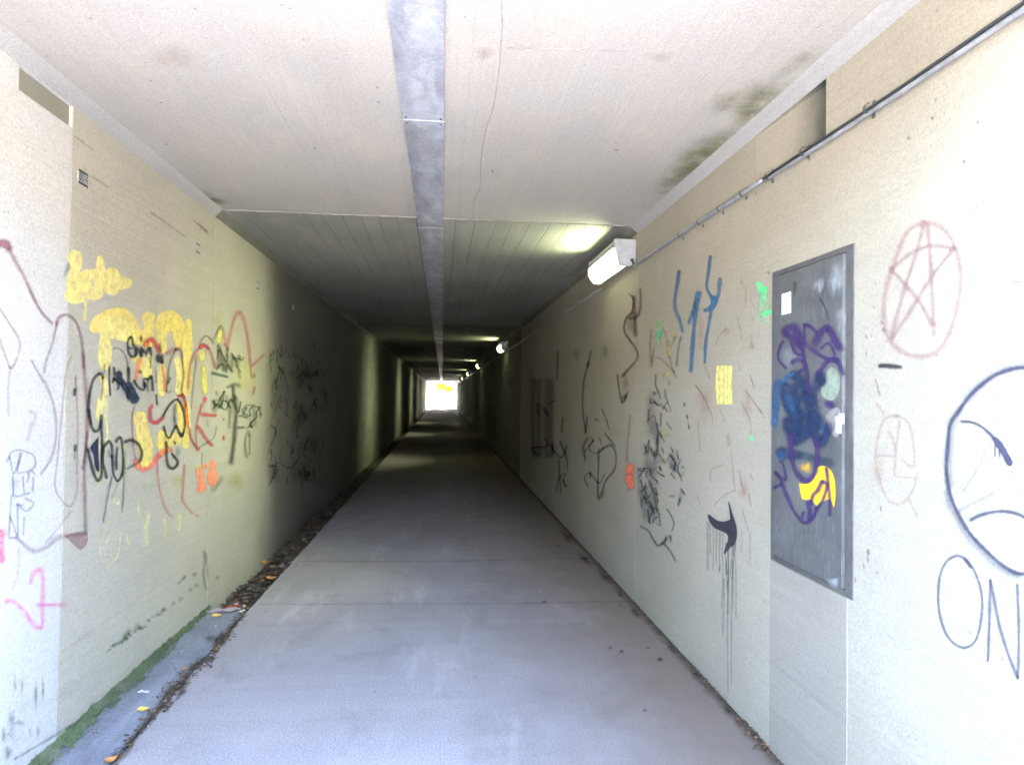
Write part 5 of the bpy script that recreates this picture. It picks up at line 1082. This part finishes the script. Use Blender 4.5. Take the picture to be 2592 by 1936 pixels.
leaf_thing(280, 1930, 0, 0.05, M['leaf_o'], 'reddish leaf on the seam at the bottom edge', 0.9)
leaf_thing(421, 1653, 0, 0.03, M['leaf_o'], 'tiny orange leaf beside the moss, farther one', 0.2)
leaf_thing(355, 1705, 0, 0.03, M['leaf_b'], 'tiny russet leaf beside the moss, nearer one', 1.4)
leaf_thing(470, 1695, 0, 0.035, M['leaf_o'], 'small rust coloured leaf on the debris seam', 0.7)
# scraps
def scrap(px, py, z, sx, sy, mat, label, ang, cat_='litter', name='paper_scrap'):
    p = on_z(px, py, z); bm = bmesh.new(); N = 7
    g_ = [[bm.verts.new((Matrix.Rotation(ang, 3, 'Z') @ Vector(((i/N-0.5)*sx*(1+0.25*math.sin(j*2.1)), (j/4-0.5)*sy*(1+0.3*math.sin(i*1.7)), 0))) + Vector((0, 0, 0.003+0.35*sy*abs(mnoise.noise(Vector((i*0.9+px, j*0.8, 0)))) ))) for j in range(5)] for i in range(N+1)]
    for i in range(N):
        for j in range(4): bm.faces.new((g_[i][j], g_[i+1][j], g_[i+1][j+1], g_[i][j+1]))
    o = from_bm(name, bm, mat, None, True, loc=(p.x, p.y, z)); props(o, label, cat_); return o
scrap(365, 1752, 0, 0.05, 0.022, M['paper'], 'small torn white paper scrap on the grey strip', -0.3)
scrap(571, 1545, 0, 0.20, 0.065, M['pinkgrey'], 'crumpled pinkish grey rag across the start of the gutter', 0.05, 'litter', 'rag')
scrap(592, 1535, -0.005, 0.10, 0.035, M['red'], 'crushed dark red wrapper in the gutter beside the rag', 0.1, 'litter', 'wrapper')
scrap(618, 1535, -0.02, 0.018, 0.05, M['paper'], 'thin upright white sliver beside the red wrapper', 0.4, 'litter', 'paper_scrap')
scrap(614, 1547, 0, 0.04, 0.02, M['paper'], 'crumpled white bit at the right end of the rag', 0.9, 'litter', 'paper_scrap')
scrap(190, 1866, 0, 0.03, 0.014, M['paper'], 'tiny white crumb close to the moss, bottom left', 0.3)
# leaf litter: gutter and seam
def litter(name, label, mats, gen, N):
    bm = bmesh.new(); rs = random.Random(N)
    for i in range(N):
        c_, s = gen(rs); nf = len(bm.faces)
        if rs.random() < 0.68: leaf_bm(bm, c_, s, rs.uniform(0, 6.28), rs.uniform(0.1, 1.2), rs.uniform(-0.5, 0.5), rs, 0.2)
        else:
            a = rs.uniform(0, 6.28); d = Vector((math.cos(a), math.sin(a), rs.uniform(-.15, .3)))*s*0.9; tube(bm, [c_-d, c_+d], s*0.07, 4)
        mi = rs.choices(range(len(mats)), [m_[1] for m_ in mats])[0]
        bm.faces.ensure_lookup_table()
        for f in bm.faces[nf:]: f.material_index = mi
    o = from_bm(name, bm, [m_[0] for m_ in mats]); return props(o, label, 'leaf litter', kind='stuff')
litter('leaf_litter', 'dark rotting leaves and twigs filling the open gutter', [(M['leaf_d'], 9), (M['leaf_b'], 1.2), (M['leaf_o'], 0.06), (M['pinkgrey'], 0.2)],
       lambda r: (Vector((r.uniform(-XL+0.02, GX-0.02), SE+0.02+(r.random()**1.5)*9, r.uniform(-0.085, -0.045))), r.uniform(0.03, 0.075)), 1300)
seam = [on_z(400+x/2.598, 1300+y/2.598, 0) for x, y in ((570, 640), (530, 690), (450, 800), (400, 860), (350, 950), (250, 1010), (170, 1080), (110, 1150), (60, 1210), (20, 1290))]
seam += [on_z(x*1.1718, y*1.1718, 0) for x, y in ((330, 1540), (290, 1590), (240, 1650))]
def gseam(r):
    i = r.randrange(len(seam)-1); p = seam[i].lerp(seam[i+1], r.random()); sp = 0.014 if i not in (2, 4, 5, 6, 7) else 0.032
    return Vector((p.x+r.gauss(0, sp), p.y+r.gauss(0, 0.03), r.uniform(0.0, 0.008))), r.uniform(0.007, 0.022)
litter('leaf_litter', 'crumbled brown leaves caught along the seam between path and strip', [(M['leaf_d'], 8), (M['leaf_b'], 2.5), (M['leaf_o'], 0.15), (M['paper'], 0.25)], gseam, 620)
litter('leaf_litter', 'thin line of dark soil and leaf crumbs along the foot of the right wall', [(M['leaf_d'], 8), (M['leaf_b'], 4), (M['leaf_o'], 0.2)],
       lambda r: (Vector((XR-abs(r.gauss(0, 0.022))-0.003, r.choice((r.uniform(1.2, 9), r.uniform(3.6, 6.5), r.gauss(3.3, .12), r.gauss(2.75, .08))), r.uniform(0.0, 0.010))), r.uniform(0.007, 0.020)), 620)
litter('leaf_litter', 'sparse crumbs scattered on the grey strip beside the moss', [(M['leaf_d'], 3), (M['leaf_b'], 4), (M['leaf_o'], 2), (M['paper'], .8)],
       lambda r: (Vector((-XL+0.05+abs(r.gauss(0, 0.07)), r.uniform(1.8, SE), r.uniform(0.0, 0.004))), r.uniform(0.004, 0.013)), 150)

# ------------------------------------------------------------------ beyond the far mouth
TC = simple('terrace_concrete', (0.52, 0.50, 0.47), 0.85, 0, 4, 0.08); JC = simple('step_joint', (0.008, 0.008, 0.010), 0.95, 0, 20, 0.2, 0.0, 0.001, 0.0)
for k in range(3):
    y0 = EXIT+10+k*1.75; z1 = 0.50+k*0.52
    bm = bmesh.new(); bx(bm, -5, 5, y0, y0+1.747, -0.1, z1-0.08, 0.0)
    o = from_bm('terrace_wall', bm, TC); props(o, ['lowest pale concrete terrace beyond the far mouth', 'middle pale concrete terrace beyond the far mouth', 'topmost pale concrete terrace beyond the far mouth'][k], 'terrace wall', 'terraces beyond the far mouth')
    bm = bmesh.new(); bx(bm, -5, 5, y0-0.05, y0+1.74, z1-0.079, z1, 0.01); c2 = from_bm('coping', bm, TC, o)
    bm = bmesh.new()
    for q in range(3): bx(bm, -2.2, -0.6+0.3*q, y0-0.006, y0-0.001, z1-0.16-0.055*q, z1-0.135-0.055*q)
    from_bm('drain_slot', bm, JC, o)
BARK = simple('bark', (0.10, 0.08, 0.06), 0.95, 0, 14, 0.3, 0.8, 0.02)
def tree(x, y, h, cr, mat, label, seed, z0=0.0, name='tree', ls=1.0):
    rs = random.Random(seed)
    t = empty(name, (x, y, z0), label, name, 'trees beyond the far mouth' if name == 'tree' else None)
    bm = bmesh.new(); tube(bm, [(0, 0, -0.1), (0.05, 0.02, h*0.3), (-0.04, 0.05, h*0.6), (0.02, 0, h*0.92)], [0.17*ls, 0.13*ls, 0.08*ls, 0.02*ls], 9)
    tips = []
    for k in range(11):
        z = h*rs.uniform(0.28, 0.8); a = rs.uniform(0, 6.28); L = cr*rs.uniform(0.5, 0.95)
        e = Vector((math.cos(a)*L, math.sin(a)*L, z+L*rs.uniform(0.3, 0.8))); tube(bm, [(0, 0, z), (e.x*0.5, e.y*0.5, z+(e.z-z)*0.35), e], [0.06*ls, 0.035*ls, 0.012*ls], 6); tips.append(e)
    from_bm('trunk', bm, BARK, t, True)
    bm = bmesh.new(); cs = [Vector((0, 0, h*q_)) for q_ in (0.5, 0.6, 0.7, 0.8)]*3 + tips + [Vector((rs.uniform(-.6, .6)*cr, rs.uniform(-.6, .6)*cr, h*rs.uniform(0.45, 1.0))) for _ in range(22)]
    for c_ in cs:
        R = cr*rs.uniform(0.22, 0.42)
        for _ in range(150):
            d = Vector((rs.gauss(0, 1), rs.gauss(0, 1), rs.gauss(0, 0.8))).normalized()*R*rs.random()**0.4
            p = c_+d; s = rs.uniform(0.05, 0.10)*(0.6 if ls < 1 else 1); u = Vector((rs.gauss(0, 1), rs.gauss(0, 1), rs.gauss(0, 1))).normalized(); v = u.orthogonal().normalized()
            bm.faces.new([bm.verts.new(p+q) for q in (u*s, v*s*0.55, -u*s, -v*s*0.55)])
    from_bm('crown', bm, mat, t)
LY = simple('autumn_leaves', (0.62, 0.46, 0.010), 0.95, 0, 1.5, 0.2, 0.0, 0.001, 0.0); LG = simple('pale_green_leaves', (0.24, 0.33, 0.12), 0.8, 0, 1.5, 0.2)
tree(-0.15, EXIT+14.5, 1.15, 0.85, LY, 'round yellow autumn bush framed by the far mouth', 1, 1.50, 'bush', 0.25)
tree(0.75, EXIT+15.0, 0.75, 0.7, LY, 'lower yellow bush to the right of the round one', 2, 1.50, 'bush', 0.25)
tree(-4.0, EXIT+20, 6.0, 2.4, LG, 'pale green tree on the left beyond the terraces', 3, 0.0)
tree(4.6, EXIT+22, 7.0, 2.6, LG, 'tall pale green tree behind the yellow ones', 4, 0.0)
